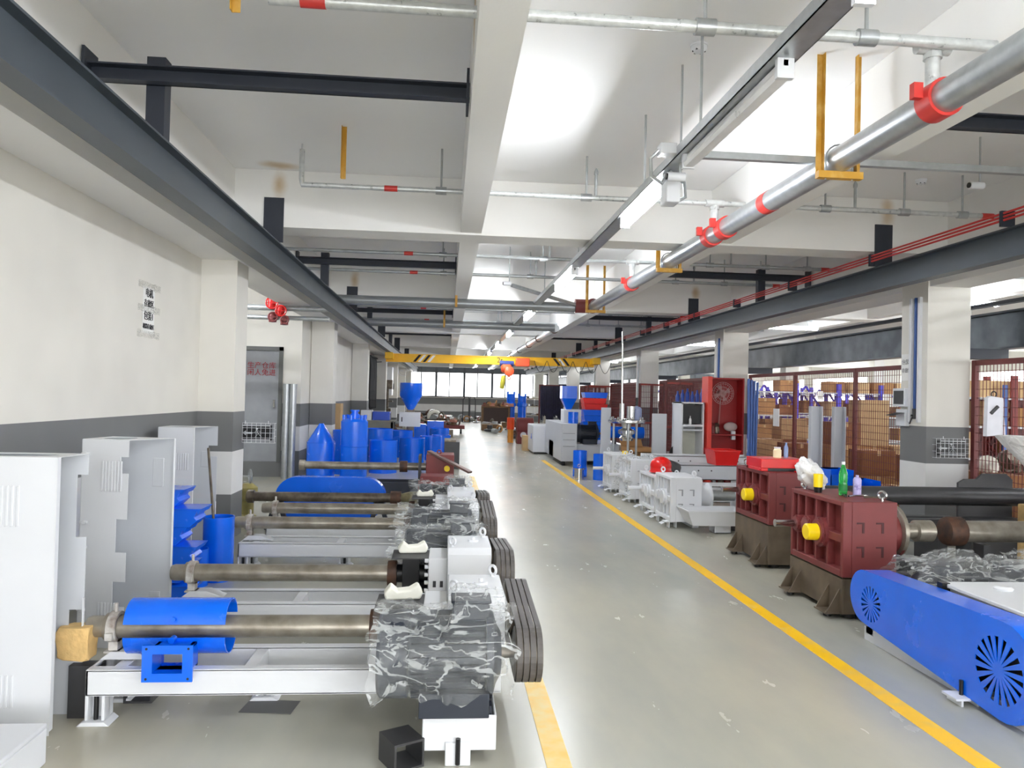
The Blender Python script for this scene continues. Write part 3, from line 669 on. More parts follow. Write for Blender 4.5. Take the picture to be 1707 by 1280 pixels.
foam_pad(-.2, 4.0, .539, 'white notched foam pad on the feed throat of the nearest left extruder')
foam_pad(-.2, 5.15, .539, 'white notched foam pad on the feed throat of the second left extruder')
foam_pad(-.2, 7.95, .539, 'white notched foam pad on the feed throat of the fourth left extruder', .9)
# blue split shell round the nearest barrel
def shell(lab, upper, x0=-1.53, x1=-1.05):
    n0, n1 = ((8, 172) if upper else (184, 356)); cz = .435 if upper else .395
    b = MB(); P = []
    R = .115; r = .108
    for k in range(17):
        a = math.radians(n0+(n1-n0)*k/16); P.append((R*math.cos(a), cz+R*math.sin(a)))
    for k in range(16, -1, -1):
        a = math.radians(n0+(n1-n0)*k/16); P.append((r*math.cos(a), cz+r*math.sin(a)))
    b.prism(P, 'x', x0, x1)
    t = thing('barrel_cover', lab, 'barrel cover', (0, 3.95, 0))
    b.build('shell', BLUE, t, smooth=50)
    if upper:
        MB().cyl(((x0+x1)/2, -.12, .48), ((x0+x1)/2, -.135, .48), .012).build('latch', BLUE, t)
    else:
        b = MB(); b.box(-1.36, -1.34, -.24, -.09, .25, .37); b.box(-1.20, -1.18, -.24, -.09, .25, .37); b.box(-1.36, -1.18, -.24, -.09, .25, .262); b.box(-1.36, -1.18, -.24, -.09, .358, .37); b.build('duct', BLUE, t, bevel=.002)
        sq = lambda h, v: [(-1.27-h, .31-v), (-1.27+h, .31-v), (-1.27+h, .31+v), (-1.27-h, .31+v)]
        b = MB(); b.holed(sq(.115, .085), [sq(.068, .045)], 'y', -.252, -.242); fl = b.build('duct_flange', BLUE, t)
        for xx in (-1.365, -1.175):
            for zz in (.24, .38): MB().cyl((xx, -.2525, zz), (xx, -.2535, zz), .006, n=8).build('bolt_hole', INK, fl)
        MB().cyl((-1.29, -.11, .385), (-1.29, -.15, .385), .016).build('boss', BLUE, t)
    return t
shell('upper half of the blue cover over the nearest left barrel', True)
shell('lower blue cover half with a square flanged duct under the nearest left barrel', False)
# steel blocks the frames sit by
for x, y, rz, sx, lab in ((-.12, 3.28, .5, .16, 'dark square steel tube offcut on the floor under the nearest left motor bracket'), (-1.52, 4.02, 0, .2, 'dark square steel tube offcut behind the front left foot of the nearest extruder')):
    b = MB(); h = .12
    b.holed([(-h/2-.01, 0), (h/2+.01, 0), (h/2+.01, h), (-h/2-.01, h)], [[(-h/2+.0, .01), (h/2-.0, .01), (h/2-.0, h-.01), (-h/2, h-.01)]], 'y', 0, sx)
    tag(b.build('steel_offcut', DGREY), lab, 'steel offcut', loc=(x, y, 0), rz=rz)
tag(MB().box(-.13, .13, 0, .16, 0, .002).build('floor_patch', mat('dark_floor_patch', (96, 96, 96), .5), smooth=0), 'dark grey rectangular patch on the floor under the nearest left extruder', 'floor marking', loc=(-.86, 3.88, 0.001), rz=-.12)
# fifth: bare oily barrel, sixth: red gearbox extruder
t = thing('bare_barrel', 'long dark oily barrel without a frame lying behind the fourth left extruder', 'extruder barrel', (0, 8.95, 0))
b = MB(); b.lathe([(0, 0), (.062, .003), (.075, .02), (.075, .08), (.055, .085), (.055, 1.75)], (-2.25, 0, .38), (0, 0, .38), 28, False); b.build('barrel', OLDST, t)
b = MB(); b.cyl((-.62, 0, .38), (-.50, 0, .38), .08); b.build('collar', RUSTY, t)
b = MB(); b.lathe([(.05, 0), (.065, .1), (.06, .2), (.1, .25), (.115, .28), (.06, .32)], (-.5, 0, .38), (-.1, 0, .42), 14); b.build('wrapped_end', mat('waxed_wrap', (124, 116, 84), .5, bump=.6, bscale=30, var=.3, vscale=12), t)
for x in (-1.9, -.75):
    b = MB(); b.bar((x-.12, 0, 0), (x-.02, 0, .32), .05); b.bar((x+.12, 0, 0), (x+.02, 0, .32), .05); b.box(x-.06, x+.06, -.05, .05, .30, .325); b.build('stand', DARKST, t)
t = thing('extruder', 'left extruder with dark red gearbox and rusty barrel in front of the blue tanks', 'extruder machine', (0, 12.3, 0))
b = MB(); b.lathe([(0, 0), (.08, .01), (.08, .09), (.06, .1), (.06, 2.0)], (-2.3, 0, .43), (0, 0, .43), 28, False); b.build('barrel', BARREL, t)
b = MB(); b.cyl((-.72, 0, .43), (-.6, 0, .43), .09); b.build('barrel_flange', RUSTY, t)
b = MB(); b.cyl((-.6, 0, .43), (-.38, 0, .43), .06); b.box(-.42, -.38, -.2, .2, .2, .62); b.build('coupling_plate', DGREY, t)
b = MB(); b.box(-2.2, -.3, -.25, -.2, .02, .2); b.box(-2.2, -.3, .2, .25, .02, .2); b.box(-2.2, -2.1, -.25, .25, .02, .2); b.build('frame', DARKST, t)
b = MB(); b.box(-.38, .14, -.28, .35, 0, .28); b.build('pedestal', RED, t, bevel=.005)
b = MB(); b.box(-.3, .14, -.2, .35, .28, .64); g = b.build('gearbox', RED, t, bevel=.01)
b = MB(); b.ring((-.1, .0, .67), (0, 1, 0), .03, .01); b.build('lifting_eye', RED, g); b = MB(); b.cyl((.03, -.21, .43), (.03, -.29, .43), .045); b.build('yellow_cap', YCAP, g)
o = MB(); o.box(-.4, .4, -.06, .06, 0, .03); o = o.build('steel_angle', mat('dirty_channel', (110, 84, 78), .5, .3, var=.2), bevel=.003); tag(o, 'rusty steel channel resting slanted on the red gearbox of the left row', 'steel channel'); o.location = (.06, 12.0, .53); o.rotation_euler = (0, .37, -.5)
t = thing('gearbox', 'smaller dark red gearbox under the slanted channel at the aisle side', 'gearbox', (-.1, 11.1, 0))
b = MB(); b.box(-.25, .22, -.15, .3, 0, .42); b.build('housing', RED, t, bevel=.01); b = MB(); b.cyl((-.28, 0, .25), (-.25, 0, .25), .1); b.build('flange', RED, t)
# blue belt cover standing on edge behind the row
def stadium(y0, z0, r0, y1, z1, r1, n=14, e=0):
    d = math.hypot(y1-y0, z1-z0); a = math.atan2(z1-z0, y1-y0); g = math.acos((r0-r1)/d); P = []
    for i in range(n+1):
        th = a+g+(2*PI-2*g)*i/n; P.append((y0+(r0+e)*math.cos(th), z0+(r0+e)*math.sin(th)))
    for i in range(n+1):
        th = a-g+2*g*i/n; P.append((y1+(r1+e)*math.cos(th), z1+(r1+e)*math.sin(th)))
    return P
t = thing('belt_cover', 'blue rounded belt cover standing on edge behind the oily barrel', 'belt cover', (0, 9.75, 0))
b = MB(); b.prism(stadium(-1.85, .26, .26, -1.0, .26, .26), 'y', 0, .012); b.build('face', BLUE, t)
O = stadium(-1.85, .26, .26, -1.0, .26, .26); I = stadium(-1.85, .26, .26, -1.0, .26, .26, e=-.01)
b = MB(); b.holed(O, [I], 'y', .0121, .18); b.build('rim', BLUE, t)

# ---------------- tall white covers by the wall ----------------
def u_cover(lab, loc, rz, wn, wf, d, h=1.27, cut=(), lou=((.75, .9), (.1, .22)), group=None, hooks=True, grey=False):
    """folded steel cover standing on end: near wall, far wall and back, open towards +x; near wall right edge at local x=0"""
    t = thing('steel_cover', lab, 'steel cover', loc, rz, group)
    P = [(-wn, 0), (0, 0)]
    for z0, z1, dp in cut[0]: P += [(0, z0*h), (-dp, z0*h), (-dp, z1*h), (0, z1*h)]
    P += [(0, h), (-wn, h)]
    b = MB(); b.prism(P, 'y', 0, .004); b.box(-.001, .002, 0, .03, .02, h) if not cut[0] else None
    near = b.build('near_panel', WHITE, t)
    P = [(-wn, 0), (wf, 0)]
    for z0, z1, dp in cut[1]: P += [(wf, z0*h), (wf-dp, z0*h), (wf-dp, z1*h), (wf, z1*h)]
    P += [(wf, h), (-wn, h)]
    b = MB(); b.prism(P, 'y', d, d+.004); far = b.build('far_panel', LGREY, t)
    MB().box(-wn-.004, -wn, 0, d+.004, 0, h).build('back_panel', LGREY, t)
    # top with an oblong opening
    cx_, cyy = (-wn+min(0, wf))/2, d/2
    ov = [(cx_+(wn/2-.05)*math.cos(2*PI*k/20), cyy+d*.3*math.sin(2*PI*k/20)) for k in range(20)]
    b = MB(); b.holed([(-wn, 0), (0, 0), (wf, d), (-wn, d)], [ov], 'z', h, h+.003); b.build('top_panel', WHITE, t)
    b = MB(); b.box(-.0, .003, -.001, .02, 0.02, h); b.build('edge_flange', WHITE, t) if not cut[0] else b.b.free()
    MB().box(wf, wf+.003, d-.02, d, .3*h if cut[1] else .02, h if not cut[1] else .45*h).build('edge_flange', WHITE, t)
    for a, c in lou:
        n = 7
        for k in range(n):
            x = -wn*.62+k*.024 if wn > .3 else -wn*.55+k*.02
            for pn, yy in ((near, -.006), (far, d-.004)):
                if pn is far and wf < .1: continue
                xx = x if pn is near else x*.5+wf*.55
                bb = MB(); bb.prism([(xx-.007, a*h), (xx+.007, a*h+.006), (xx+.007, c*h), (xx-.007, c*h-.004)], 'y', yy, yy+.007); bb.build('louvre', WHITE if pn is near else LGREY, pn, bevel=.003)
    if hooks:
        for zz in (.93, .6, .48, .28, .18):
            bb = MB(); bb.box(-wn-.0, -wn+.05, -.015, 0, zz*h-.008, zz*h+.008); bb.cyl((-wn+.03, -.01, zz*h), (-wn+.03, -.022, zz*h), .014); bb.build('hinge', WHITE, t, bevel=.003)
    return t
u_cover('tall white steel cover at the left edge of the picture, nearest the camera', (-1.77, 3.66, 0), 0.0, .5, .03, .24, 1.265, ([], [(.22, .4, .07), (.68, .92, .05)]), hooks=True)
u_cover('middle one of three tall white covers by the left wall, with square cut-outs', (-1.93, 4.85, 0), -.18, .3, .13, .3, 1.27, ([(.2, .32, .08), (.46, .62, .07), (.84, .92, .05)], []))
u_cover('tall white steel cover furthest back by the left wall with a bar leaning on it', (-2.22, 6.95, 0), 0.0, .3, .12, .3, 1.25, ([], [(.78, .86, .08), ]), lou=((.7, .82),), hooks=False)
tag(MB().cyl((-2.06, 6.85, 1.08), (-1.93, 6.6, .55), .011, n=8).cyl((-1.93, 6.6, .55), (-1.83, 6.45, .02), .011, n=8).build('iron_bar', OLDST), 'thin dark bar leaning against the furthest tall white cover', 'bar')
b = MB(); b.grid(lambda u, v: Vector((0, 0, 0)), 1, 1); b.b.free()
b = MB(); bmesh.ops.create_icosphere(b.b, subdivisions=3, radius=.1)
for v in b.b.verts:
    c = v.co; v.co = Vector((max(-.09, min(.075, c.x*1.3)), max(-.06, min(.06, c.y)), max(-.075, min(.08, c.z*1.2))))*(1+.1*noise.noise(c*14))
o = b.build('foam_block', YFOAM, bevel=.004); tag(o, 'chunky yellow foam block stuck between the nearest tall white cover and the floor rail', 'foam'); o.location = (-1.76, 3.90, .35); o.scale = (.9, .9, 1)
tag(MB().box(-.12, .02, -.02, .06, 0, .25).build('dark_post', DGREY), 'dark steel post under the yellow foam block', 'steel offcut', loc=(-1.66, 3.87, 0))
o = MB().box(-.2, .2, 0, .006, 0, .62).build('leaning_sheet', mat('cool_white', (232, 234, 242), .5)); tag(o, 'plain white sheet leaning behind the nearest tall cover', 'panel', loc=(-2.33, 5.95, .36), rz=.5)
tag(MB().box(-.25, .25, 0, .3, 0, .36).build('steel_crate', DGREY, bevel=.01), 'dark low crate by the wall under the leaning white sheet', 'crate', loc=(-2.3, 5.95, 0))
# white box with film in the near left corner
t = thing('white_tray', 'white steel box at the bottom left corner with crumpled white packing on it', 'box', (-1.9, 3.0, -.13))
b = MB(); b.box(-.5, .25, -.35, .40, .13, .28); b.prism([(.25, .30), (-.5, .30), (-.5, .28), (.25, .28)], 'y', -.35, .40); b.build('body', WHITE, t, bevel=.006)
b = MB(); b.grid(lambda u, v: Vector((-.45+.5*u, -.25+.5*v, .305+.06*max(0, noise.noise(Vector((u*5, v*5, 2)))+.2)*math.sin(PI*u)*math.sin(PI*v))), 24, 24); b.build('packing', BAG, t, smooth=180)
tag(MB().cyl((-.0, 0, 0), (0, 0, .1), .03).build('bolt_stub', OLDST), 'rusty bolt standing on the white box in the bottom left corner', 'bolt', loc=(-2.02, 3.22, .17))
# ---------------- blue chutes and cylinders behind the covers ----------------
k = 0
for z, w, y in ((.0, .26, 5.95), (.15, .24, 5.98), (.29, .25, 5.95), (.43, .23, 5.97), (.57, .25, 5.95), (.71, .23, 5.96)):
    P = [(-.30, 0), (w-.05, 0), (w, .05), (w-.02, .075), (w+.01, .135), (-.30, .135)]
    b = MB(); b.prism(P, 'y', -.12, .12)
    t = thing('chute', ['lowest blue folded steel chute in the stack by the white covers', 'second blue chute from the bottom of the stack', 'third blue chute from the bottom of the stack', 'fourth blue chute from the bottom of the stack', 'second blue chute from the top of the stack', 'topmost blue folded steel chute of the stack by the white covers'][k], 'chute', (-2.12+.012*k*(-1)**k, y, z), 0, 'stack of blue chutes')
    b.build('body', BLUE, t, bevel=.003)
    b = MB(); b.prism([(w+.012, .1), (w+.035, .138), (-.30, .138), (-.30, .135), (w, .135)], 'y', -.135, .135); b.build('flange', BLUE, t)
    k += 1
def open_drum(name, lab, cat, loc, r, h, outlet=True, rz=0, grp=None, m=BLUE):
    t = thing(name, lab, cat, loc, rz, grp)
    b = MB(); b.hollow((0, 0, 0), (0, 0, h), r, r-.008, 36); b.cyl((0, 0, .0), (0, 0, .004), r-.004); b.build('drum', m, t)
    if outlet:
        b = MB(); b.box(-.07, .07, -r-.1, -r+.03, .06, .18); b.build('duct', m, t)
        sq = lambda h_, v_: [(-h_, .12-v_), (h_, .12-v_), (h_, .12+v_), (-h_, .12+v_)]
        b = MB(); b.holed(sq(.1, .085), [sq(.055, .045)], 'y', -r-.112, -r-.102); b.build('duct_flange', m, t)
    return t
open_drum('blue_drum', 'open blue cylinder with a flanged duct on the floor beside the first left pillar', 'cylinder cover', (-1.88, 6.6, .0), .125, .53, True, -.9)
open_drum('blue_drum', 'low blue cylinder between the chute stack and the barrel of the second extruder', 'cylinder cover', (-2.0, 6.4, .0), .1, .3, False)
b = MB(); b.box(-.04, .04, -.03, .03, 0, .08); tag(b.build('red_block', BRED), 'small bright red piece behind the furthest tall white cover', 'block', loc=(-2.02, 7.35, .66)) if False else b.b.free()
# wheel and yellow drum beside the first pillar
t = thing('hand_wheel_valve', 'small steel hand wheel on an olive body beside the first left pillar', 'valve', (-2.3, 9.2, 0))
b = MB(); b.ring((.02, 0, .58), (1, .5, 0), .08, .008); b.bar((.02-.0, 0, .50), (.02, 0, .66), .01); b.bar((-.1, .05, .58), (.03, 0, .58), .014); b.build('wheel', GALV, t)
b = MB(); b.lathe([(.1, 0), (.1, .12), (.07, .14), (.07, .3), (.11, .32), (.11, .45), (.05, .5)], (0, 0, 0), (0, 0, 1)); b.build('body', mat('olive', (150, 140, 84), .5, var=.15), t)
# exit sign in a wire cage on each first pillar
def exit_sign(x, y, lab):
    t = thing('exit_sign', lab, 'exit sign', (x, y, 1.12))
    MB().box(-.16, .16, -.035, 0, -.085, .085).build('sign_box', BLACK, t)
    sg = MB()
    sg.box(-.15, -.05, -.038, -.036, -.012, .006); sg.prism([(-.155, -.003), (-.12, .025), (-.12, -.03)], 'y', -.038, -.036)
    sg.build('arrow', WHITE, t)
    sg = MB(); sg.cyl((-.0, -.037, .045), (-.0, -.039, .045), .012, n=12); sg.bar((.0, -.037, .03), (.015, -.037, -.01), .016, .002); sg.bar((.015, -.037, -.01), (-.02, -.037, -.05), .01, .002); sg.bar((.015, -.037, -.01), (.05, -.037, -.045), .01, .002); sg.bar((.0, -.037, .025), (-.035, -.037, .0), .008, .002); sg.bar((.0, -.037, .025), (.045, -.037, .012), .008, .002)
    sg.build('running_figure', WHITE, t)
    b = MB()
    for k in range(9): b.cyl((-.2+k*.05, -.07, -.11), (-.2+k*.05, -.07, .11), .0025, n=6)
    for k in range(5): b.cyl((-.2, -.07, -.11+k*.055), (.2, -.07, -.11+k*.055), .0025, n=6)
    for sx in (-.2, .2):
        for k in range(4): b.cyl((sx, -.07, -.11+k*.073), (sx, 0, -.11+k*.073), .0025, n=6)
    for zz in (-.075, .08): b.cyl((-.15, -.075, zz), (.15, -.075, zz), .005, n=6)
    for xx in (-.12, .13): b.cyl((xx, -.07, .1), (xx, -.07, .135), .004, n=6)
    b.build('wire_cage', WHITE, t)
exit_sign(5.76, 8.3, 'black exit sign with running figure in a wire cage on the nearest right pillar')
t = exit_sign(-2.1, 8.75, 'black exit sign in a white wire cage on the first left pillar')
# ---------------- gearbox extruders on the right ----------------
def gear_machine(lab, x, y0, L, w, zb, zt, m, cap=None, shaft=True, pedestal=None, flange=True, grp=None, k=1., eyes=True, recess=True):
    """gearbox with its ribbed face towards the aisle (-x); local y runs away from the camera"""
    t = thing('extruder_gearbox', lab, 'gearbox', (x, y0, 0), 0, grp)
    h = zt-zb
    g = MB(); g.box(.07, w, 0, L, zb, zt); g.box(0, .07, 0, .035, zb, zt); g.box(0, .07, L-.035, L, zb, zt); g.box(0, .07, .035, L-.035, zt-.035, zt); g.box(0, .07, .035, L-.035, zb, zb+.05)
    hs = g.build('housing', m, t, bevel=.005)
    b = MB(); zc = zb+h*.5
    for f in (.30, .52, .72, .88): 
        b.box(.012, .072, L*f-.014, L*f+.014, zb+.05, zt-.035)
    b.box(.008, .072, .03, L-.03, zc-.03, zc+.03); b.build('ribs', m, hs, bevel=.003)
    bs = ((.40*L, zc, .115*k, .045), (.66*L, zc+.01, .085*k, .03), (.86*L, zc, .07*k, .03))
    for yy, zz, r, e in bs:
        b = MB(); b.lathe([(r, 0), (r, .05+e*.5), (r*.82, .052+e*.5), (r*.8, .05+e), (0, .051+e)], (.06, yy, zz), (-.06, yy, zz), 28, False); bo = b.build('bearing_cover', m, hs)
        for q in range(8): b = MB(); b.cyl((.06-.05-e*.5-.004, yy+r*.9*math.cos(q*PI/4), zz+r*.9*math.sin(q*PI/4)), (.06-.06-e*.5, yy+r*.9*math.cos(q*PI/4), zz+r*.9*math.sin(q*PI/4)), .006, n=6); b.build('bolt', m, bo)
    if cap:
        b = MB(); b.lathe([(.066*k, 0), (.064*k, .085), (.055*k, .093), (0, .094)], (-.03, bs[0][0], bs[0][1]), (-.2, bs[0][0], bs[0][1]), 28, False); b.build('yellow_cap', YCAP, t)
    if shaft:
        b = MB(); b.cyl((0, bs[2][0], bs[2][1]), (-.19, bs[2][0], bs[2][1]), .028); b.cyl((-.19, bs[2][0], bs[2][1]), (-.195, bs[2][0], bs[2][1]), .032); b.build('input_shaft', CHROME if m is RED else WHITE, t)
    if recess:
        for xx in (w*.32, w*.68):
            for zz in (zb+h*.34, zb+h*.66):
                b = MB(); b.box(xx-.03, xx+.03, -.003, 0, zz+.028, zz+.04); b.box(xx+.012, xx+.03, -.003, 0, zz-.04, zz+.028); b.build('recess_shade', mat('deep_'+m.name, (70, 26, 28) if m is RED else (150, 152, 156), .6), hs, smooth=0)  # darker copy of the housing paint stands for shade in the cast recesses
        MB().cyl((w*.5, .0, zb+.03), (w*.5, -.012, zb+.03), .012).build('drain_plug', m, hs)
    if eyes:
        for xx, yy in ((.08, L-.08), (w-.08, .07)):
            b = MB(); b.ring((xx, yy, zt+.045), (.8, .6, 0), .028, .010, 18, 8); b.cyl((xx, yy, zt), (xx, yy, zt+.02), .014); b.build('lifting_eye', CHROME if m is RED else WHITE, t)
    if flange:
        b = MB(); b.lathe([(.2*k, 0), (.2*k, .05), (.17*k, .09), (.17*k, .16), (.2*k, .17), (.2*k, .19)], (w, L*.42, zc), (w+.3, L*.42, zc), 36); b.build('flange', m, t)
    if pedestal:
        pm = pedestal
        b = MB(); b.box(.0, .012, 0, L, .04, zb); b.box(w-.012, w, 0, L, .04, zb); b.box(.012, w-.012, 0, .012, .04, zb); b.box(.012, w-.012, L-.012, L, .04, zb); b.box(0, w, 0, L, zb-.012, zb)
        pd = b.build('pedestal', pm, t, bevel=.002)
        for yy in (.04, .2, L-.2, L-.04):
            b = MB(); b.prism([(0, .22), (-.1, .045), (0, .045)], 'y', yy-.005, yy+.005); b.build('gusset', pm, pd, smooth=0)
        for yy in (.12, L-.12):
            MB().box(-.11, .0, yy-.09, yy+.09, .035, .045).build('foot_plate', pm, pd)
            MB().cyl((-.05, yy, 0), (-.05, yy, .035), .03).build('pad', BLACK, pd)
        b = MB(); b.cyl((.1, .1, .0), (.1, .1, .04), .05); b.cyl((w-.1, L-.1, .0), (w-.1, L-.1, .04), .05); b.cyl((w-.1, .1, .0), (w-.1, .1, .04), .05); b.build('roller', BLACK, pd)
    elif zb > .02:
        for yy in (.1, L-.12):
            b = MB(); b.box(-.06, .1, yy-.06, yy+.06, zb-.012, zb); b.box(.0, .012, yy-.05, yy+.05, .0, zb-.012); b.box(.088, .1, yy-.05, yy+.05, 0, zb-.012); b.prism([(-.06, zb-.012), (-.1, zb-.03), (-.1, zb-.035), (-.06, zb-.02)], 'y', yy-.06, yy+.06); b.build('foot', m, t, bevel=.002)
        b = MB(); b.box(w-.1, w-.02, .05, L-.05, 0, zb); b.build('base_rail', m, t)
    return t
R1 = gear_machine('large dark red gearbox on a brown pedestal, nearest, with bottles on top', 2.95, 5.43, .86, .42, .31, .87, RED, True, True, PRIMER)
b = MB(); b.lathe([(.19, .16), (.205, .17), (.205, .2), (.06, .21), (.06, .36), (.085, .37), (.085, .5), (.06, .52)], (.42, .36, .6), (1.2, .36, .6), 32); b.build('coupling', BARREL, R1)
R2 = gear_machine('second dark red gearbox on a brown pedestal, flat red box on top', 3.1, 7.08, .84, .42, .42, .92, RED, True, True, PRIMER, k=.95)
t = thing('extruder_barrel', 'steel barrel with rusty collar running right from the nearest red gearbox', 'extruder barrel', (0, 5.79, 0))
b = MB(); b.cyl((4.12, 0, .6), (6.2, 0, .6), .085, n=32); b.build('barrel', BARREL, t)
b = MB(); b.lathe([(.06, 0), (.105, .01), (.115, .03), (.115, .14), (.09, .16)], (3.98, 0, .6), (4.4, 0, .6), 32); b.build('collar', RUSTY, t)
b = MB(); b.box(3.4, 6.2, -.3, -.18, .12, .16); b.box(3.4, 6.2, -.3, -.18, .28, .32); b.box(3.4, 6.2, -.25, -.23, .16, .28); b.box(3.4, 6.2, .18, .3, .12, .32); b.box(4.6, 4.7, -.3, .3, .12, .32); b.build('frame', mat('black_beam', (58, 58, 60), .45, .2), t)
for xx in (3.6, 5.0, 6.0): MB().box(xx-.1, xx+.1, -.3, .3, 0, .12).build('foot', DGREY, t)
b = MB(); b.box(4.28, 4.34, -.06, .06, .32, .5); b.build('support', DGREY, t)
t = thing('extruder_barrel', 'black pipe-like barrel running right behind the nearest red gearbox', 'extruder barrel', (0, 7.55, 0))
b = MB(); b.cyl((3.55, 0, .66), (6.6, 0, .66), .095, n=28); b.build('barrel', mat('blackened', (66, 66, 68), .4, .3, var=.2), t)
b = MB(); b.prism([(5.35, 0), (5.95, 0), (5.95, .84), (5.88, .90), (5.62, .9), (5.55, .84), (5.42, .84), (5.35, .8)], 'y', .0, .03) ; b.box(5.35, 5.95, -.2, 0, 0, .45); b.build('end_plate', DGREY, t)
b = MB(); b.box(3.5, 5.35, -.15, -.03, .36, .44); b.box(3.5, 5.35, .03, .15, .36, .44); b.box(3.7, 3.8, -.2, .2, 0, .36); b.box(5.0, 5.1, -.2, .2, 0, .36); b.build('frame', DGREY, t)
o = MB().box(-.13, .13, 0, .3, 0, .68).build('wooden_block', mat('chipboard', (176, 146, 96), .8, var=.25, vscale=12), bevel=.01); tag(o, 'upright wooden block behind the steel barrel at the right edge', 'wood', loc=(5.62, 6.6, 0))
# items on the red gearboxes
t = thing('bottle', 'green plastic drink bottle with white cap on the nearest red gearbox', 'bottle', (3.16, 5.83, .87))
b = MB(); b.lathe([(0, 0), (.03, .002), (.033, .02), (.033, .09), (.03, .1), (.033, .115), (.033, .17), (.026, .2), (.013, .235), (.013, .25)], (0, 0, 0), (0, 0, 1), 24, False); b.build('body', GREENB, t)
b = MB(); b.hollow((0, 0, .035), (0, 0, .09), .0342, .0335); b.build('label_band', mat('dark_green', (20, 120, 50), .5), t)
b = MB(); b.cyl((0, 0, .245), (0, 0, .268), .015); b.build('cap', WHITE, t)
t = thing('spray_can', 'lilac can standing right of the green bottle', 'can', (3.26, 5.8, .87))
b = MB(); b.lathe([(0, 0), (.031, .002), (.031, .13), (.024, .145), (.012, .15), (.012, .165), (0, .166)], (0, 0, 0), (0, 0, 1), 24, False); b.build('body', LILAC, t)
b = MB(); b.cyl((0, 0, .05), (0, 0, .1), .0316); b.build('label_band', mat('lilac_print', (130, 120, 180), .5, col2=(190, 184, 224), mix=.5, vscale=60), t)
t = thing('cup', 'yellow and black cup left of the green bottle', 'cup', (3.04, 6.0, .87))
b = MB(); b.lathe([(.036, .045), (.038, .15), (.034, .15), (.033, .06)], (0, 0, 0), (0, 0, 1), 24, False); b.build('sleeve', YCAP, t); b = MB(); b.lathe([(0, 0), (.03, .0), (.034, .05), (0, .051)], (0, 0, 0), (0, 0, 1), 24, False); b.build('base', BLACK, t)
for i, (x, y, rz, l) in enumerate(((3.2, 5.7, .3, .16), (3.28, 5.62, -.2, .12), (3.12, 5.72, 1.2, .1))):
    b = MB(); b.tube([(-l/2, 0, .01), (0, .01, .012), (l/2, 0, .01)], .007, 8); b.ring((l/2+.012, 0, .01), (0, 0, 1), .014, .005, 12, 6); tag(b.build('spanner', [CHROME, OLDST, BLACK][i]), ['bright spanner lying on the nearest red gearbox', 'dark spanner at the edge of the nearest red gearbox', 'black tool lying below the yellow cup'][i], 'tool', loc=(x, y, .872), rz=rz)
b = MB(); bmesh.ops.create_icosphere(b.b, subdivisions=4, radius=1)
for v in b.b.verts:
    c = v.co.copy(); q = c*2.2; s = 1+.22*noise.noise(q)+.1*noise.noise(q*2.7)
    v.co = Vector((c.x*.11*s, c.y*.1*s, .12+max(-.118, c.z*.14*s))); v.co.x -= (v.co.z-.12)*.45
tag(b.build('plastic_bag', BAG, smooth=180), 'crumpled white plastic bag leaning on the far end of the nearest red gearbox', 'bag', loc=(3.08, 6.2, .87))
t = thing('red_box', 'flat red steel box with a dark slot on the second red gearbox', 'box', (3.3, 7.35, .92))
b = MB(); b.box(-.22, .24, -.12, .25, .03, .12); b.box(-.22, -.15, -.12, .25, 0, .03); b.box(.17, .24, -.12, .25, 0, .03); b.box(-.22, .24, .2, .25, 0, .03); b.build('body', BRED, t, bevel=.004)
MB().box(-.14, .16, -.1, .19, .0, .028).build('slot', BLACK, t)
t = thing('jar', 'cream jar with lid standing on the flat red box', 'jar', (3.34, 7.45, 1.04))
b = MB(); b.lathe([(0, 0), (.04, 0), (.04, .075), (.03, .085), (.03, .1), (0, .1)], (0, 0, 0), (0, 0, 1), 20, False); b.build('body', mat('cream', (236, 230, 190), .5), t); b = MB(); b.cyl((0, 0, .09), (0, 0, .105), .033); b.build('lid', WHITE, t)
b = MB(); b.lathe([(0, 0), (.022, 0), (.022, .1), (.01, .13), (.01, .15)], (0, 0, 0), (0, 0, 1), 16, False); tag(b.build('glass_bottle', WATER), 'small clear bottle beside the cream jar', 'bottle', loc=(3.44, 7.47, 1.04))
tag(MB().cyl((0, 0, 0), (0, 0, .012), .035).build('round_lid', BRED, bevel=.003), 'small round red lid in front of the flat red box', 'lid', loc=(3.42, 7.16, .92))
t = thing('red_tub', 'bright red tapered tub on the white frames behind the second red gearbox', 'tub', (4.25, 11.45, .62))
b = MB(); b.grid(lambda u, v: Vector(((-.17-.03*v)*(1 if u < .25 or u > .75 else -1), (-.2-.03*v)*(1 if u < .5 else -1), v*.2)), 4, 1, True); b.b.free()
b = MB(); P = lambda e, z: [(-.16-e, -.2-e, z), (.16+e, -.2-e, z), (.16+e, .2+e, z), (-.16-e, .2+e, z)]
p = P(0, 0); q = P(.04, .22)
for i in range(4): j = (i+1) % 4; b.quad(p[i], p[j], q[j], q[i])
b.quad(*p); b.build('body', BRED, t, smooth=0)
b = MB(); 
for i in range(4): j = (i+1) % 4; b.bar(q[i], q[j], .02)
b.build('rim', BRED, t)
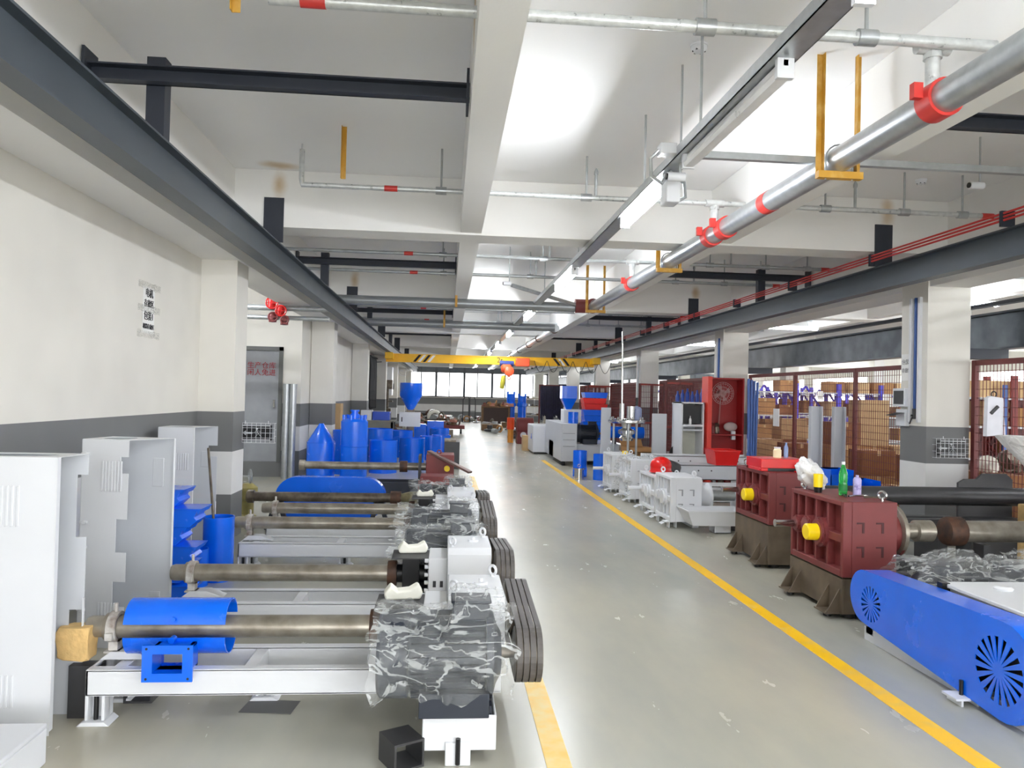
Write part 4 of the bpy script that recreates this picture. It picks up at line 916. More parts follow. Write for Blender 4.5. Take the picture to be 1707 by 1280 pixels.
# blue guarded machine at the right edge
t = thing('belt_guard_machine', 'white extruder drive at the right edge with a long blue belt guard', 'extruder machine', (0, 0, 0))
O = stadium(3.63, .27, .25, 4.91, .31, .175); cts = ((4.83, .28, .115, 18), (3.66, .265, .17, 18))
holes = []
for cy_, cz_, R, n in cts:
    for k in range(n):
        a = 2*PI*k/n; w = .075; holes.append([(cy_+R*.22*math.cos(a), cz_+R*.22*math.sin(a)), (cy_+R*math.cos(a+.0), cz_+R*math.sin(a+.0)), (cy_+R*math.cos(a+2.2*w), cz_+R*math.sin(a+2.2*w))])
b = MB(); b.holed(O, holes, 'x', 2.82, 2.825); gd = b.build('belt_guard', BLUE, t)
I = stadium(3.63, .27, .25, 4.91, .31, .175, e=-.005)
b = MB(); b.holed(O, [I], 'x', 2.8251, 3.0); b.build('guard_rim', BLUE, gd, smooth=40)
b = MB(); b.prism(stadium(3.63, .27, .23, 4.91, .31, .16), 'x', 2.93, 2.94); b.build('inner_plate', BLACK, gd)
b = MB(); b.box(3.06, 3.7, 3.5, 4.42, .08, .5); g = b.build('gearbox', WHITE, t, bevel=.008)
b = MB(); b.box(3.04, 3.72, 3.48, 4.44, .5, .525); b.build('gearbox_lid', WHITE, g, bevel=.006)
b = MB(); b.ring((3.5, 4.15, .58), (.4, -1, 0), .035, .014, 22, 10); b.cyl((3.5, 4.15, .525), (3.5, 4.15, .55), .016); b.build('lifting_eye', WHITE, g)
b = MB(); b.lathe([(.05, 0), (.055, .01), (.04, .022), (0, .024)], (3.3, 4.25, .525), (3.3, 4.25, 1), 20, False); b.build('breather_cap', WHITE, g)
b = MB(); b.box(3.01, 3.06, 4.38, 4.43, .46, .53); b.box(2.97, 3.06, 4.40, 4.46, .455, .463); b.build('guard_bracket', BLACK, t)
b = MB(); b.box(2.88, 2.95, 3.3, 5.0, .05, .09); b.box(2.88, 2.89, 3.3, 5.0, .0, .05); b.box(3.5, 3.57, 3.3, 5.2, .03, .1); b.box(2.88, 3.57, 4.9, 4.98, .05, .09); b.build('base_frame', WHITE, t)
b = MB(); b.box(2.74, 2.9, 3.86, 3.98, .03, .042); b.box(2.77, 2.782, 3.86, 3.98, 0, .03); b.box(2.86, 2.872, 3.86, 3.98, 0, .03); b.build('foot', WHITE, t)
MB().cyl((2.81, 3.92, .0), (2.81, 3.92, .12), .011, n=10).build('levelling_bolt', BLACK, t)
motor_parts(t, 3.75, 3.15, 4.83, .3, .19)
film('film_cover', 'clear film draped over the dark motor behind the blue belt guard', 3.05, 3.95, 4.85, .34, .21, .05, -.1, 21, .05, tx=(.2, .55))
film('film_cover', 'clear film draped over the machine at the right edge behind the blue guard', 3.95, 4.7, 5.0, .36, .2, .03, -.1, 31, .05)
tag(MB().box(3.9, 4.65, 4.85, 5.15, 0.0, .5).build('dark_machine', MOTOR, bevel=.02), 'dark machine housing under clear film at the right edge', 'machine')
# white plastic hopper and white chute at the right edge
t = thing('wrapped_hopper', 'white film-wrapped hopper hanging into the right edge above the black pipe', 'hopper', (4.72, 5.5, 0))
b = MB(); b.grid(lambda u, v: Vector(((.49-.38*v)*math.cos(2*PI*u)*(1+.05*noise.noise(Vector((u*8, v*3, 1)))), (.3-.22*v)*math.sin(2*PI*u), 1.38-.38*v+.02*noise.noise(Vector((u*9, v*5, 4))))), 40, 12, True); b.build('wrap', BAG, t, smooth=180)
b = MB(); b.cyl((.22, 0, .0), (.22, 0, 1.02), .05); b.cyl((0, 0, .98), (.24, 0, .98), .05); b.build('neck', DGREY, t)
t = thing('white_chute', 'white folded sheet chute at the right edge above the steel barrel', 'chute', (4.6, 5.16, 0))
b = MB(); b.prism([(-.24, .89), (.4, .89), (.4, .6), (-.02, .6), (-.2, .76)], 'y', 0, .22); b.build('body', WHITE, t, bevel=.004)
MB().box(.1, .3, .05, .17, .0, .6).build('leg', WHITE, t)
# ---------------- white gearboxes further on ----------------
gear_machine('white gearbox nearest of the white ones, with a round flange and shaft', 2.8, 9.28, .7, .4, .08, .63, WHITE, False, False, None, k=.9)
gear_machine('white gearbox just beyond the nearest white one, red helmet on top', 2.82, 10.08, .82, .4, .08, .56, WHITE, False, True, None, k=.8)
gear_machine('white film-wrapped gearbox, third of the white row', 2.84, 11.5, .8, .42, .06, .66, WHITE, False, True, None, k=.8)
gear_machine('furthest white gearbox of the row beside the blue cylinders, yellow cap on top', 2.82, 12.75, .75, .42, .06, .64, WHITE, False, True, None, k=.85)
tag(MB().cyl((0, 0, 0), (0, 0, .05), .05).build('yellow_plug', YCAP, bevel=.004), 'yellow plug on top of the furthest white gearbox', 'cap', loc=(3.1, 13.0, .64))
t = thing('drive_shaft', 'grey steel shaft with black collar right of the nearest white gearbox', 'shaft', (0, 9.57, 0))
b = MB(); b.lathe([(.07, 0), (.07, .4), (.09, .41), (.09, .46)], (3.38, 0, .38), (4, 0, .38), 28); b.build('shaft', GALV, t); b = MB(); b.lathe([(.08, 0), (.14, .01), (.14, .05), (.06, .08)], (3.8, 0, .38), (4, 0, .38), 28); b.build('collar', DGREY, t)
b = MB(); b.box(3.72, 3.76, -.12, .12, .0, .45); b.build('support', WHITE, t)
t = thing('steel_tray', 'white open steel tray in front of the nearest white gearbox', 'tray', (3.28, 9.05, .1))
p = [(-.32, -.16, 0), (.3, -.16, 0), (.3, .16, 0), (-.32, .16, 0)]; q = [(-.4, -.22, .18), (.32, -.22, .18), (.32, .22, .18), (-.4, .22, .18)]
b = MB(); b.quad(*p)
for i in range(4): j = (i+1) % 4; b.quad(p[i], p[j], q[j], q[i])
b.build('body', WHITE, t, smooth=0)
b = MB()
for i in range(4): b.bar(q[i], q[(i+1) % 4], .012)
b.build('rim', WHITE, t)
b = MB(); b.box(-.03, .17, -.1, -.09, -.1, 0); b.box(-.03, .17, .09, .1, -.1, 0); b.box(-.03, .17, -.1, .1, -.1, -.09); b.build('foot', WHITE, t)
tag(MB().box(-.13, .13, -.1, .1, 0, .1).build('steel_offcut', DGREY), 'dark steel block under the white open tray', 'steel offcut', loc=(3.55, 9.25, 0))
film('film_cover', 'clear film over the third white gearbox', 2.75, 3.4, 11.9, .3, .36, .02, -.5, 41, .05)
tag(MB().ball((0, 0, .12), .15, (1, 1, .85), 28, 16).lathe([(.165, .03), (.15, .05), (.145, .1)], (0, 0, 0), (0, 0, 1), 28, False).build('red_helmet', BRED), 'shiny red safety helmet on the white gearbox', 'helmet', loc=(3.02, 10.5, .55))
tag(MB().lathe([(.14, 0), (.14, .12), (.12, .16), (.05, .18), (0, .18)], (0, 0, 0), (.3, 0, 1), 24, False).build('grey_dome', DGREY), 'dark grey dome behind the red helmet', 'dome', loc=(3.2, 10.7, .55))
for i, (y, z, lab) in enumerate(((10.2, .42, 'long white machine frame behind the nearest white gearbox'), (11.2, .62, 'long pale grey machine frame just behind the red helmet'), (12.2, .68, 'long white machine frame at the back of the white row'))):
    t = thing('machine_frame', lab, 'machine frame', (0, y, 0))
    b = MB(); b.box(3.3, 5.1, 0, .012, z-.22, z); b.box(3.3, 5.1, 0, .1, z-.01, z); b.box(3.3, 5.1, 0, .1, z-.22, z-.21); b.box(3.3, 5.1, .5, .512, z-.22, z); b.box(3.3, 3.31, 0, .5, z-.22, z); b.build('beam', LGREY if i == 1 else WHITE, t)
    for xx in (3.5, 4.9): MB().box(xx-.04, xx+.04, .05, .45, 0, z-.22).build('leg', WHITE, t)
    for xx in (3.8, 4.0, 4.6, 4.8): MB().cyl((xx, -.002, z-.08), (xx, .0, z-.08), .012, n=8).build('bolt_hole', DGREY, t)
# blue drums and steel can
open_drum('blue_drum', 'open blue cylinder with a duct, left one beside the furthest white gearbox', 'cylinder cover', (2.72, 15.3, 0), .14, .52)
open_drum('blue_drum', 'open blue cylinder standing against the furthest white gearbox', 'cylinder cover', (3.02, 14.7, 0), .14, .5, False)
t = thing('steel_can', 'polished steel can with a flanged top at the right yellow line', 'can', (2.6, 14.7, 0))
b = MB(); b.lathe([(0, 0), (.09, 0), (.09, .2), (.13, .205), (.13, .225), (0, .226)], (0, 0, 0), (0, 0, 1), 28, False); b.build('body', CHROME, t); b = MB(); b.ring((0, 0, .27), (0, 1, 0), .025, .007); b.build('ring', CHROME, t)
# ---------------- big extruder with hopper, mid distance ----------------
t = thing('hopper_extruder', 'large grey extruder line with blue hopper, black motor and blue guard', 'extruder machine', (0, 0, 0))
b = MB(); b.box(2.68, 3.05, 17.6, 20.5, .1, .98); b.box(3.05, 4.1, 17.8, 18.9, .1, .5); b.box(2.68, 4.1, 18.9, 19.7, .1, .5); b.build('base', LGREY, t, bevel=.01)
b = MB(); b.box(4.1, 6.0, 18.0, 18.7, .12, .3); b.build('outfeed_base', LGREY, t)
for x, y in ((2.75, 17.7), (4.0, 17.9), (3.3, 17.9)): MB().cyl((x, y, 0), (x, y, .1), .04).build('foot', BLACK, t)
for zz in (.45, .6, .75): MB().box(2.72, 3.0, 17.59, 17.6, zz, zz+.006).build('panel_joint', DGREY, t)
motor_parts(t, 3.0, 3.62, 17.95, .75, .22)
b = MB(); b.cyl((3.6, 18.1, .78), (4.75, 18.1, .78), .14, n=24); b.build('barrel_guard', BLUE, t)
b = MB(); b.box(4.0, 4.08, 18.05, 18.15, .3, .65); b.bar((4.45, 18.1, .66), (4.3, 18.1, .3), .08); b.build('barrel_leg', DGREY, t)
b = MB(); b.box(2.85, 3.28, 18.4, 18.9, .98, 1.3); b.build('feeder_box', WHITE, t, bevel=.01)
b = MB(); b.lathe([(.05, 0), (.07, 0), (.26, .3), (.26, .6), (.25, .6), (.24, .3)], (2.97, 18.5, 1.27), (2.97, 18.5, 2), 4, False, (PI/4, 2*PI+PI/4)); b.build('hopper', BLUE, t, smooth=0)
b = MB(); b.cyl((3.0, 17.9, .98), (3.0, 17.9, 1.25), .12); b.build('blue_housing', BLUE, t); b = MB(); b.box(2.82, 3.0, 18.1, 18.3, .6, .98); b.build('side_box', BLUE, t)
# tray stack
ORD_ = ['first', 'second', 'third', 'fourth', 'fifth', 'sixth', 'seventh', 'eighth', 'ninth']
cols = [BLUE, BLUE, BLUE, BLUE, BRED, BRED, BLUE]
for k in range(9):
    m_ = BRED if k in (6, 7) else BLUE
    b = MB(); b.prism([(-.28, 0), (.28, 0), (.32, .15), (-.32, .15)], 'y', -.25, .25)
    o = b.build('stacking_chute', m_, bevel=.004); tag(o, '%s folded chute, %s from the bottom of the tall far stack' % ('red' if m_ is BRED else 'blue', ORD_[k]), 'chute', 'far stack of chutes', loc=(3.93+.015*(-1)**k, 20.2, .35+k*.155))
tag(MB().box(-.3, .3, -.3, .3, 0, .35).build('pallet_box', BROWNW), 'low wooden base under the tall far chute stack', 'base', loc=(3.93, 20.2, 0))
# white wrapped machine, maroon gearbox, cardboard box
t = thing('white_machine', 'white film-wrapped machine behind the large grey extruder line', 'machine', (2.75, 21.6, 0))
b = MB(); b.box(-.35, .3, -.6, .8, .05, .8); b.build('body', WHITE, t, bevel=.02); MB().box(-.352, -.35, -.3, -.1, .4, .55).build('blue_label', BLUE, t); b = MB(); b.box(-.3, .25, -.5, .6, 0, .05); b.build('base', BLACK, t)
t = thing('maroon_gearbox', 'maroon motor gearbox standing behind the floor cardboard box', 'gearbox', (2.62, 25.6, 0))
b = MB(); b.cyl((-.25, 0, .55), (.3, 0, .55), .32, n=24); b.box(-.25, .3, -.3, .3, 0, .4); b.build('housing', RED, t, bevel=.01); b = MB(); b.cyl((-.05, -.34, .3), (-.05, -.3, .3), .1); b.build('cover', WHITE, t)
t = thing('orange_motor', 'small orange-red motor beside the maroon gearbox', 'motor', (2.2, 26, 0))
b = MB(); b.cyl((0, 0, .45), (0, 0, .85), .13); b.build('body', mat('bright_orange', (250, 84, 30), .4), t); b = MB(); b.cyl((0, 0, 0), (0, 0, .45), .1); b.build('base', mat('amber', (236, 160, 60), .5), t)
def carton(loc, sx, sy, sz, lab, m_=None, rz=0, grp=None, opened=False):
    t = thing('cardboard_box', lab, 'box', loc, rz, grp); m_ = m_ or CARD
    b = MB()
    if opened:
        b.box(-sx/2, sx/2, -sy/2, -sy/2+.01, 0, sz); b.box(-sx/2, sx/2, sy/2-.01, sy/2, 0, sz); b.box(-sx/2, -sx/2+.01, -sy/2, sy/2, 0, sz); b.box(sx/2-.01, sx/2, -sy/2, sy/2, 0, sz); b.box(-sx/2, sx/2, -sy/2, sy/2, 0, .01)
    else: b.box(-sx/2, sx/2, -sy/2, sy/2, 0, sz)
    b.build('body', m_, t, bevel=0)
    if opened:
        b = MB(); b.quad((-sx/2, -sy/2, sz), (sx/2, -sy/2, sz), (sx/2, -sy/2-.14, sz-.08), (-sx/2, -sy/2-.14, sz-.08)); b.quad((-sx/2, sy/2, sz), (sx/2, sy/2, sz), (sx/2, sy/2+.1, sz+.14), (-sx/2, sy/2+.1, sz+.14)); b.build('flaps', m_, t)
    else: MB().box(-.025, .025, -sy/2-.001, sy/2+.001, sz*.8, sz+.001).build('tape', CARD2, t)
    return t
carton((2.48, 22.4, 0), .46, .4, .44, 'closed cardboard box standing alone on the aisle floor far back', CARD2)
carton((3.95, 15.6, .38), .5, .4, .22, 'open cardboard box on a pallet in front of the third pillar', CARD, .2, opened=True)
tag(MB().box(-.5, .6, -.4, .4, 0, .38).build('low_cabinet', NAVY, bevel=.01), 'low dark blue base under the open cardboard box', 'base', loc=(4.1, 15.6, 0))
t = thing('water_bottle', 'large clear blue water bottle right of the open cardboard box', 'bottle', (4.42, 15.6, .38))
b = MB(); b.lathe([(0, 0), (.12, 0), (.13, .02), (.13, .28), (.1, .34), (.035, .38), (.035, .43), (0, .43)], (0, 0, 0), (0, 0, 1), 24, False); b.build('body', WATER, t); b = MB(); b.cyl((0, 0, .42), (0, 0, .45), .036); b.build('cap', WHITE, t)
# stainless apparatus
t = thing('die_head', 'round stainless steel die head on a stand beside the third pillar', 'machine', (3.5, 14.6, 0))
b = MB(); b.lathe([(.0, 0), (.34, 0), (.36, .02), (.36, .06), (.3, .08), (0, .085)], (0, 0, 1.12), (0, 0, 2), 36, False); b.build('plate', CHROME, t)
for k in range(8): a = k*PI/4; b = MB(); b.cyl((.31*math.cos(a), .31*math.sin(a), 1.18), (.31*math.cos(a), .31*math.sin(a), 1.24), .02, n=8); b.build('stud', CHROME, t)
b = MB(); b.lathe([(.12, 0), (.14, .05), (.1, .1), (.16, .14), (.16, .2), (.08, .24), (.1, .35)], (0, 0, .78), (0, 0, 2), 24); b.build('lower_body', CHROME, t)
b = MB(); b.cyl((-.1, 0, 1.2), (-.1, 0, 1.5), .05); b.cyl((.08, 0, 1.2), (.08, 0, 1.45), .08); b.cyl((-.1, 0, 1.5), (-.12, 0, 2.9), .018); b.build('pipes', CHROME, t)
for a in (.5, 2.6, 4.6): b = MB(); b.cyl((.26*math.cos(a), .26*math.sin(a), 0), (.26*math.cos(a), .26*math.sin(a), 1.12), .022); b.build('leg', GALV, t)
t = thing('plastic_jug', 'pale blue plastic jug with black neck on the steel die head', 'jug', (3.72, 14.7, 1.2))
b = MB(); b.lathe([(0, 0), (.1, 0), (.1, .2), (.06, .24), (.02, .25), (.02, .4), (0, .4)], (0, 0, 0), (0, 0, 1), 20, False); b.build('body', mat('haze_blue', (150, 160, 196), .4), t); b = MB(); b.cyl((0, 0, .26), (0, 0, .42), .026); b.build('neck', BLACK, t)
tag(MB().box(-.14, .14, -.02, .02, 0, 1.32).build('grey_sheet', LGREY), 'tall pale grey sheet standing right of the steel die head', 'panel', loc=(4.12, 14.5, 0))
tag(MB().box(-.1, .1, -.02, .02, 0, 1.4).build('grey_sheet', LGREY), 'tall pale grey sheet standing left behind the steel die head', 'panel', loc=(3.3, 15.6, 0))
t = thing('cable_coil', 'grey coil of hose on the floor behind the white frames', 'hose', (4.6, 14.8, .4))
b = MB()
for k in range(4): b.ring((.01*k, 0, .15), (.2, 1, .3), .16-.01*k, .012)
b.build('coil', DGREY, t); MB().box(-.2, .25, -.15, .15, -.4, 0).build('base', DGREY, t)
# computer cabinet
t = thing('computer_cabinet', 'white workshop cabinet with a dark window left of the red cabinet', 'cabinet', (4.62, 14.0, 0))
b = MB(); b.box(-.22, -.19, 0, .5, 0, 1.56); b.box(.19, .22, 0, .5, 0, 1.56); b.box(-.19, .19, .47, .5, 0, 1.56); b.box(-.22, .22, 0, .5, 1.53, 1.56); b.box(-.19, .19, 0, .47, 1.1, 1.14); b.box(-.19, .19, 0, .47, .1, .14); b.build('body', WHITE, t, bevel=.003)
MB().box(-.18, .18, .06, .07, 1.16, 1.51).build('window', BLACK, t); MB().box(-.19, .19, -.02, .3, 1.02, 1.05).build('keyboard_shelf', LGREY, t); MB().box(-.19, .19, .42, .46, .14, 1.02).build('back_panel', mat('cream_panel', (214, 214, 200), .6), t)
tag(MB().lathe([(0, 0), (.025, 0), (.025, .09), (.008, .13), (.008, .16)], (0, 0, 0), (0, 0, 1), 14, False).build('small_bottle', OFFTUBE), 'tiny bottle in front of the dark window of the white cabinet', 'bottle', loc=(4.58, 14.03, 1.14))
# red open cabinet with fan
t = thing('red_cabinet', 'tall open red steel cabinet in front of the second right pillar', 'cabinet', (5.22, 13.9, 0))
DR = mat('deep_red', (150, 18, 20), .5)
b = MB(); b.box(-.35, -.27, 0, .35, 0, 2.05); b.build('side_post', mat('orange_red_paint', (216, 60, 46), .4), t); MB().box(-.27, .35, .3, .33, 0, 2.03).build('back_board', DR, t, bevel=.002); MB().box(.32, .35, 0, .3, 0, 2.03).build('side_board', DR, t); MB().box(-.27, .32, 0, .3, .95, .97).build('shelf', DR, t); MB().box(-.27, .32, 0, .3, 2.0, 2.03).build('top_board', DR, t)
t = thing('wall_fan', 'round wire-guard fan hanging in the red cabinet', 'fan', (5.2, 14.02, 1.74))
b = MB()
for r in (.06, .12, .18, .21): b.ring((0, 0, 0), (0, 1, 0), r, .004, 28, 6)
for k in range(24): a = k*PI/12; b.cyl((.03*math.cos(a), 0, .03*math.sin(a)), (.21*math.cos(a), 0, .21*math.sin(a)), .002, n=5)
b.build('guard', mat('pale_pink_grey', (190, 150, 150), .5), t)
b = MB(); b.cyl((0, .01, 0), (0, .17, 0), .05); b.cyl((0, .1, 0), (-.03, .12, -.62), .012); b.build('motor_and_stem', mat('pink_grey', (160, 110, 108), .5), t)
b = MB()
for k in range(4): a = k*PI/2+.4; b.prism([(0, 0), (.16*math.cos(a-.3), .16*math.sin(a-.3)), (.17*math.cos(a+.3), .17*math.sin(a+.3))], 'y', .03, .034)
b.build('blades', mat('blade_grey', (170, 120, 120), .5), t)
t = thing('lamp_head', 'pale round lamp head with a white neck on the shelf of the red cabinet', 'lamp', (5.37, 14.0, .97))
b = MB(); b.ball((0, .05, .14), .12, (1.1, .6, .75)); b.build('head', mat('dull_grey', (176, 160, 156), .5), t); MB().box(-.0, .07, -.03, .03, -.1, .06).build('neck', WHITE, t)
for i, (x, z) in enumerate(((5.02, .98), (5.1, .98), (5.05, .6), (5.0, .0), (5.2, .0), (5.35, .0))):
    b = MB(); b.lathe([(0, 0), (.05, 0), (.06, .06), (.04, .13), (.06, .16), (.02, .2)], (0, 0, 0), (0, 0, 1), 14, False)
    if z == .6: b.ring((0, -.02, .25), (0, 1, 0), .05, .02, 16, 8)
    tag(b.build('pipe_fitting', [RED, OLDST, GALV, RED, OLDST, RED][i]), ['dark red pipe fitting at the left of the shelf in the red cabinet', 'oily pipe fitting beside the red one on the cabinet shelf', 'silver pipe elbow below the shelf of the red cabinet', 'red fitting at the bottom left of the red cabinet', 'oily fitting in the middle of the red cabinet bottom', 'red fitting at the bottom right of the red cabinet'][i], 'pipe fitting', loc=(x, 14.05, z if z != .6 else .0))
for i in range(4): 
    b = MB(); b.cyl((0, 0, 0), (.02*i, .08, 2.02-.02*i), .025, n=10); tag(b.build('blue_tube', mat('tube_blue', (66, 104, 176), .4)), 'long blue steel tube leaning upright right of the red cabinet', 'steel tube', 'blue tubes beside the red cabinet', loc=(5.62+.05*i, 13.75+.03*i, 0))
tag(MB().box(-.05, .05, 0, .02, 0, .55).build('blue_strip', mat('tube_blue', (66, 104, 176), .4)), 'short blue strip leaning at the foot of the blue tubes', 'strip', loc=(5.6, 13.5, .5)) if False else None
# standing channels, bins
for i, (x, lab) in enumerate(((5.50, 'left upright pale steel channel standing before the wire fence'), (5.86, 'right upright pale steel channel standing before the wire fence'))):
    b = MB(); b.box(-.09, .09, 0, .012, 0, 1.55); b.box(-.09, -.078, -.08, 0, 0, 1.55); b.box(.078, .09, -.08, 0, 0, 1.55); tag(b.build('steel_channel', LGREY, bevel=.002), lab, 'steel channel', loc=(x, 11.0, 0))
for i, (x, y, z) in enumerate(((5.3, 10.0, .0), (5.3, 10.0, .36), (5.62, 9.9, .0))):
    t = thing('plastic_bin', ['lower blue plastic bin of the pair behind the red gearbox', 'upper blue plastic bin behind the green bottle', 'blue plastic bin right of the stacked pair'][i], 'bin', (x, y, z))
    b = MB(); s, d_, h_ = .16, .2, .35 if i < 2 else .58
    b.box(-s, s, -d_, -d_+.01, 0, h_*(.8)); b.box(-s, s, d_-.01, d_, 0, h_); b.box(-s, -s+.01, -d_, d_, 0, h_); b.box(s-.01, s, -d_, d_, 0, h_); b.box(-s, s, -d_, d_, 0, .01); b.build('body', BLUE, t); b = MB(); b.box(-s-.01, s+.01, d_-.01, d_+.01, h_-.02, h_); b.build('rim', BLUE, t)
# ---------------- wire fence between the right pillars ----------------
def fence(y0, y1, lab, zt=2.13, r=.003):
    t = thing('wire_fence', lab, 'fence', (6.03, y0, 0)); L = y1-y0
    n = max(1, round(L/2.0))
    for k in range(n+1): MB().box(-.025, .025, L*k/n-.03, L*k/n+.03, 0, zt).build('post', FENCE, t, smooth=0)
    for z in (.05, zt-.06): MB().box(-.02, .02, 0, L, z, z+.06).build('rail', FENCE, t, smooth=0)
    b = MB()
    z = .1
    while z < zt-.05: b.box(-r, r, 0, L, z-r, z+r); z += .10
    y = .05
    while y < L: b.box(-r, r, y-r, y+r, .05, zt); y += .055
    b.build('wire_mesh', FENCE, t, smooth=0)
fence(4.0, 8.25, 'maroon wire mesh fence right of the nearest right pillar')
fence(8.85, 14.75, 'maroon wire mesh fence between the first and second right pillars')
fence(15.4, 21.2, 'maroon wire mesh fence between the second and third right pillars', r=.007)
fence(21.9, 27.7, 'maroon wire mesh fence between the third and fourth right pillars', r=.007)
fence(28.4, 34.2, 'maroon wire mesh fence between the fourth and fifth right pillars', r=.007)
# hanging items on pillar 1
t = thing('service_pipe', 'blue air hose and white conduit down the aisle face of the nearest right pillar', 'pipe', (5.465, 8.5, 0))
b = MB(); b.cyl((0, 0, 1.55), (0, 0, 2.86), .018, n=12); b.build('hose', mat('hose_blue', (44, 82, 150), .4), t); b = MB(); b.box(-.02, .015, .06, .1, 1.4, 2.86); b.box(-.02, .015, -.1, -.06, 1.4, 2.86); b.build('conduit', WHITE, t)
b = MB(); b.cyl((0, 0, 1.44), (0, 0, 1.56), .026); b.cyl((-.04, 0, 1.48), (.0, 0, 1.48), .012); b.bar((-.03, 0, 1.46), (-.06, 0, 1.38), .012); b.build('air_valve', DGREY, t)
t = thing('breaker_box', 'white breaker box with grey window on the nearest right pillar', 'electric box', (5.45, 8.7, 1.68))
b = MB(); b.box(-.05, .03, -.1, .14, -.1, .12); b.build('case', WHITE, t, bevel=.006); MB().box(-.056, -.05, -.08, .11, -.07, .09).build('window', DGREY, t)
t = thing('socket_box', 'open white socket box below the breaker box', 'electric box', (5.45, 8.7, 1.45))
b = MB(); b.box(-.03, .03, -.08, .1, -.1, .1); b.build('case', WHITE, t, bevel=.005); b = MB(); b.quad((-.03, -.08, .06), (-.03, .1, .06), (-.16, .12, .02), (-.16, -.06, .02)); b.build('flap', DGREY, t)
t = thing('paper_sign', 'faded white paper with characters high on the nearest right pillar', 'sign', (5.475, 8.68, 2.05))
MB().box(-.002, .003, -.1, .1, -.16, .16).build('sheet', PAPER, t); text('包装2', .07, (-.004, 0, .06), (PI/2, 0, -PI/2), mat('faded_ink', (150, 150, 150), .8), t); text('存放区', .06, (-.004, 0, -.04), (PI/2, 0, -PI/2), mat('faded_ink', (150, 150, 150), .8), t)
for k in (1, 2, 3):
    y = YK[2+k-1]+.2 if False else 8.3+6.5*k+.2
    t = thing('service_pipe', ['', 'blue and white pipes down the second right pillar', 'silver pipe down the third right pillar', 'thin pipe down the fourth right pillar'][k], 'pipe', (5.465, y, 0))
    b = MB(); b.cyl((0, 0, 1.2), (0, 0, 2.86), .02, n=12); b.build('hose', mat('hose_blue', (44, 82, 150), .4) if k == 1 else GALV, t); b = MB(); b.box(-.02, .015, .06, .1, 1.2, 2.86); b.build('conduit', WHITE, t)
# gown hanging on the fence: white bag
t = thing('hanging_bag', 'white paper-like bag hanging by black straps on the fence at the right edge', 'bag', (5.96, 7.83, 1.28))
b = MB(); b.prism([(-.12, 0), (.1, .02), (.07, .42), (-.07, .44), (-.11, .42)], 'y', -.03, .03); b.build('body', mat('cool_white', (232, 234, 242), .5), t, bevel=.004); b = MB(); b.ring((-.02, 0, .46), (0, 1, 0), .03, .006); b.bar((-.08, -.035, .25), (.0, -.035, .33), .03); b.build('strap', BLACK, t)
# ---------------- storage behind the fence ----------------
def rack(x, y, L, lab, m_, H_=2.05, lv=(.15, .75, 1.3, 1.85), D=.6):
    t = thing('storage_rack', lab, 'rack', (x, y, 0)); n = max(1, round(L/1.05))
    for k in range(n+1):
        for yy in (0, D): MB().box(L*k/n-.045, L*k/n+.045, yy-.03, yy+.03, 0, H_).build('upright', m_, t, smooth=0)
        b = MB()
        for q in range(4): b.bar((L*k/n, 0 if q % 2 else D, .1+q*.46), (L*k/n, D if q % 2 else 0, .1+(q+1)*.46), .035)
        if k < n: b.bar((L*k/n, D, 1.3), (L*(k+.5)/n, D, 2.0), .04); b.bar((L*(k+.5)/n, D, 2.0), (L*(k+1)/n, D, 1.3), .04)
        b.build('brace', m_, t, smooth=0)
    for z in lv:
        MB().box(0, L, -.02, D+.02, z-.03, z).build('shelf', LGREY, t, smooth=0)
    return t
rack(7.1, 17.2, 5.2, 'blue storage rack with cartons behind the fence left of the pillar', RACKB)
rack(7.4, 21.5, 5.4, 'second blue storage rack further back behind the fence', RACKB)
rack(7.2, 26.5, 5.4, 'third blue storage rack far behind the fence', RACKB)
rack(7.7, 11.2, 3.4, 'rack with red beams and blue upright at the right edge behind the fence', mat('rack_dark_red', (120, 40, 40), .5), 2.1, (.2, .8, 1.3, 1.75))
MB().box(.93, 1.0, -.04, -.01, 0, 1.95).build('blue_upright', mat('hose_blue', (44, 82, 150), .4), bpy.data.objects['storage_rack.003'])
bx = [carton((0, -50, 0), .5, .45, .38, 'cardboard box on the racks behind the wire fence', m_, grp='cartons on the racks') for m_ in (CARD, CARDB, CARD2)]
first = [True]*3
ORD = ['first', 'second', 'third', 'fourth', 'fifth', 'sixth', 'seventh', 'eighth', 'ninth', 'tenth']
random.seed(11)
def putbox(x, y, z, s=(1, 1, 1), lab=None, grp=None):
    i = random.randrange(3)
    if first[i]: o = bx[i]; first[i] = False; o.location = (x, y, z)
    else: o = dup(bx[i], (x, y, z), 0)
    o.scale = s
    if lab: o['label'] = lab
    if grp: o['group'] = grp
    return o
for (x0, y0, L, lv, rn) in ((7.1, 17.2, 5.2, (.15, .75, 1.3, 1.85), 'nearer blue'), (7.4, 21.5, 5.4, (.75, 1.3, 1.85), 'second blue'), (7.7, 11.2, 3.2, (.2, .8, 1.3, 1.75), 'red-beamed')):
    for li, z in enumerate(lv):
        x = x0+.34; q = 0
        while x < x0+L-.3:
            if random.random() < (.62 if z < 1.8 else .4):
                putbox(x, y0+.3, z, (random.uniform(.6, 1.02), .9, random.uniform(.6, 1.1) if z < 1.7 else .7), '%s carton from the left on shelf %s from the bottom of the %s rack' % (ORD[q], ['one', 'two', 'three', 'four'][li], rn)); q += 1
            x += .58
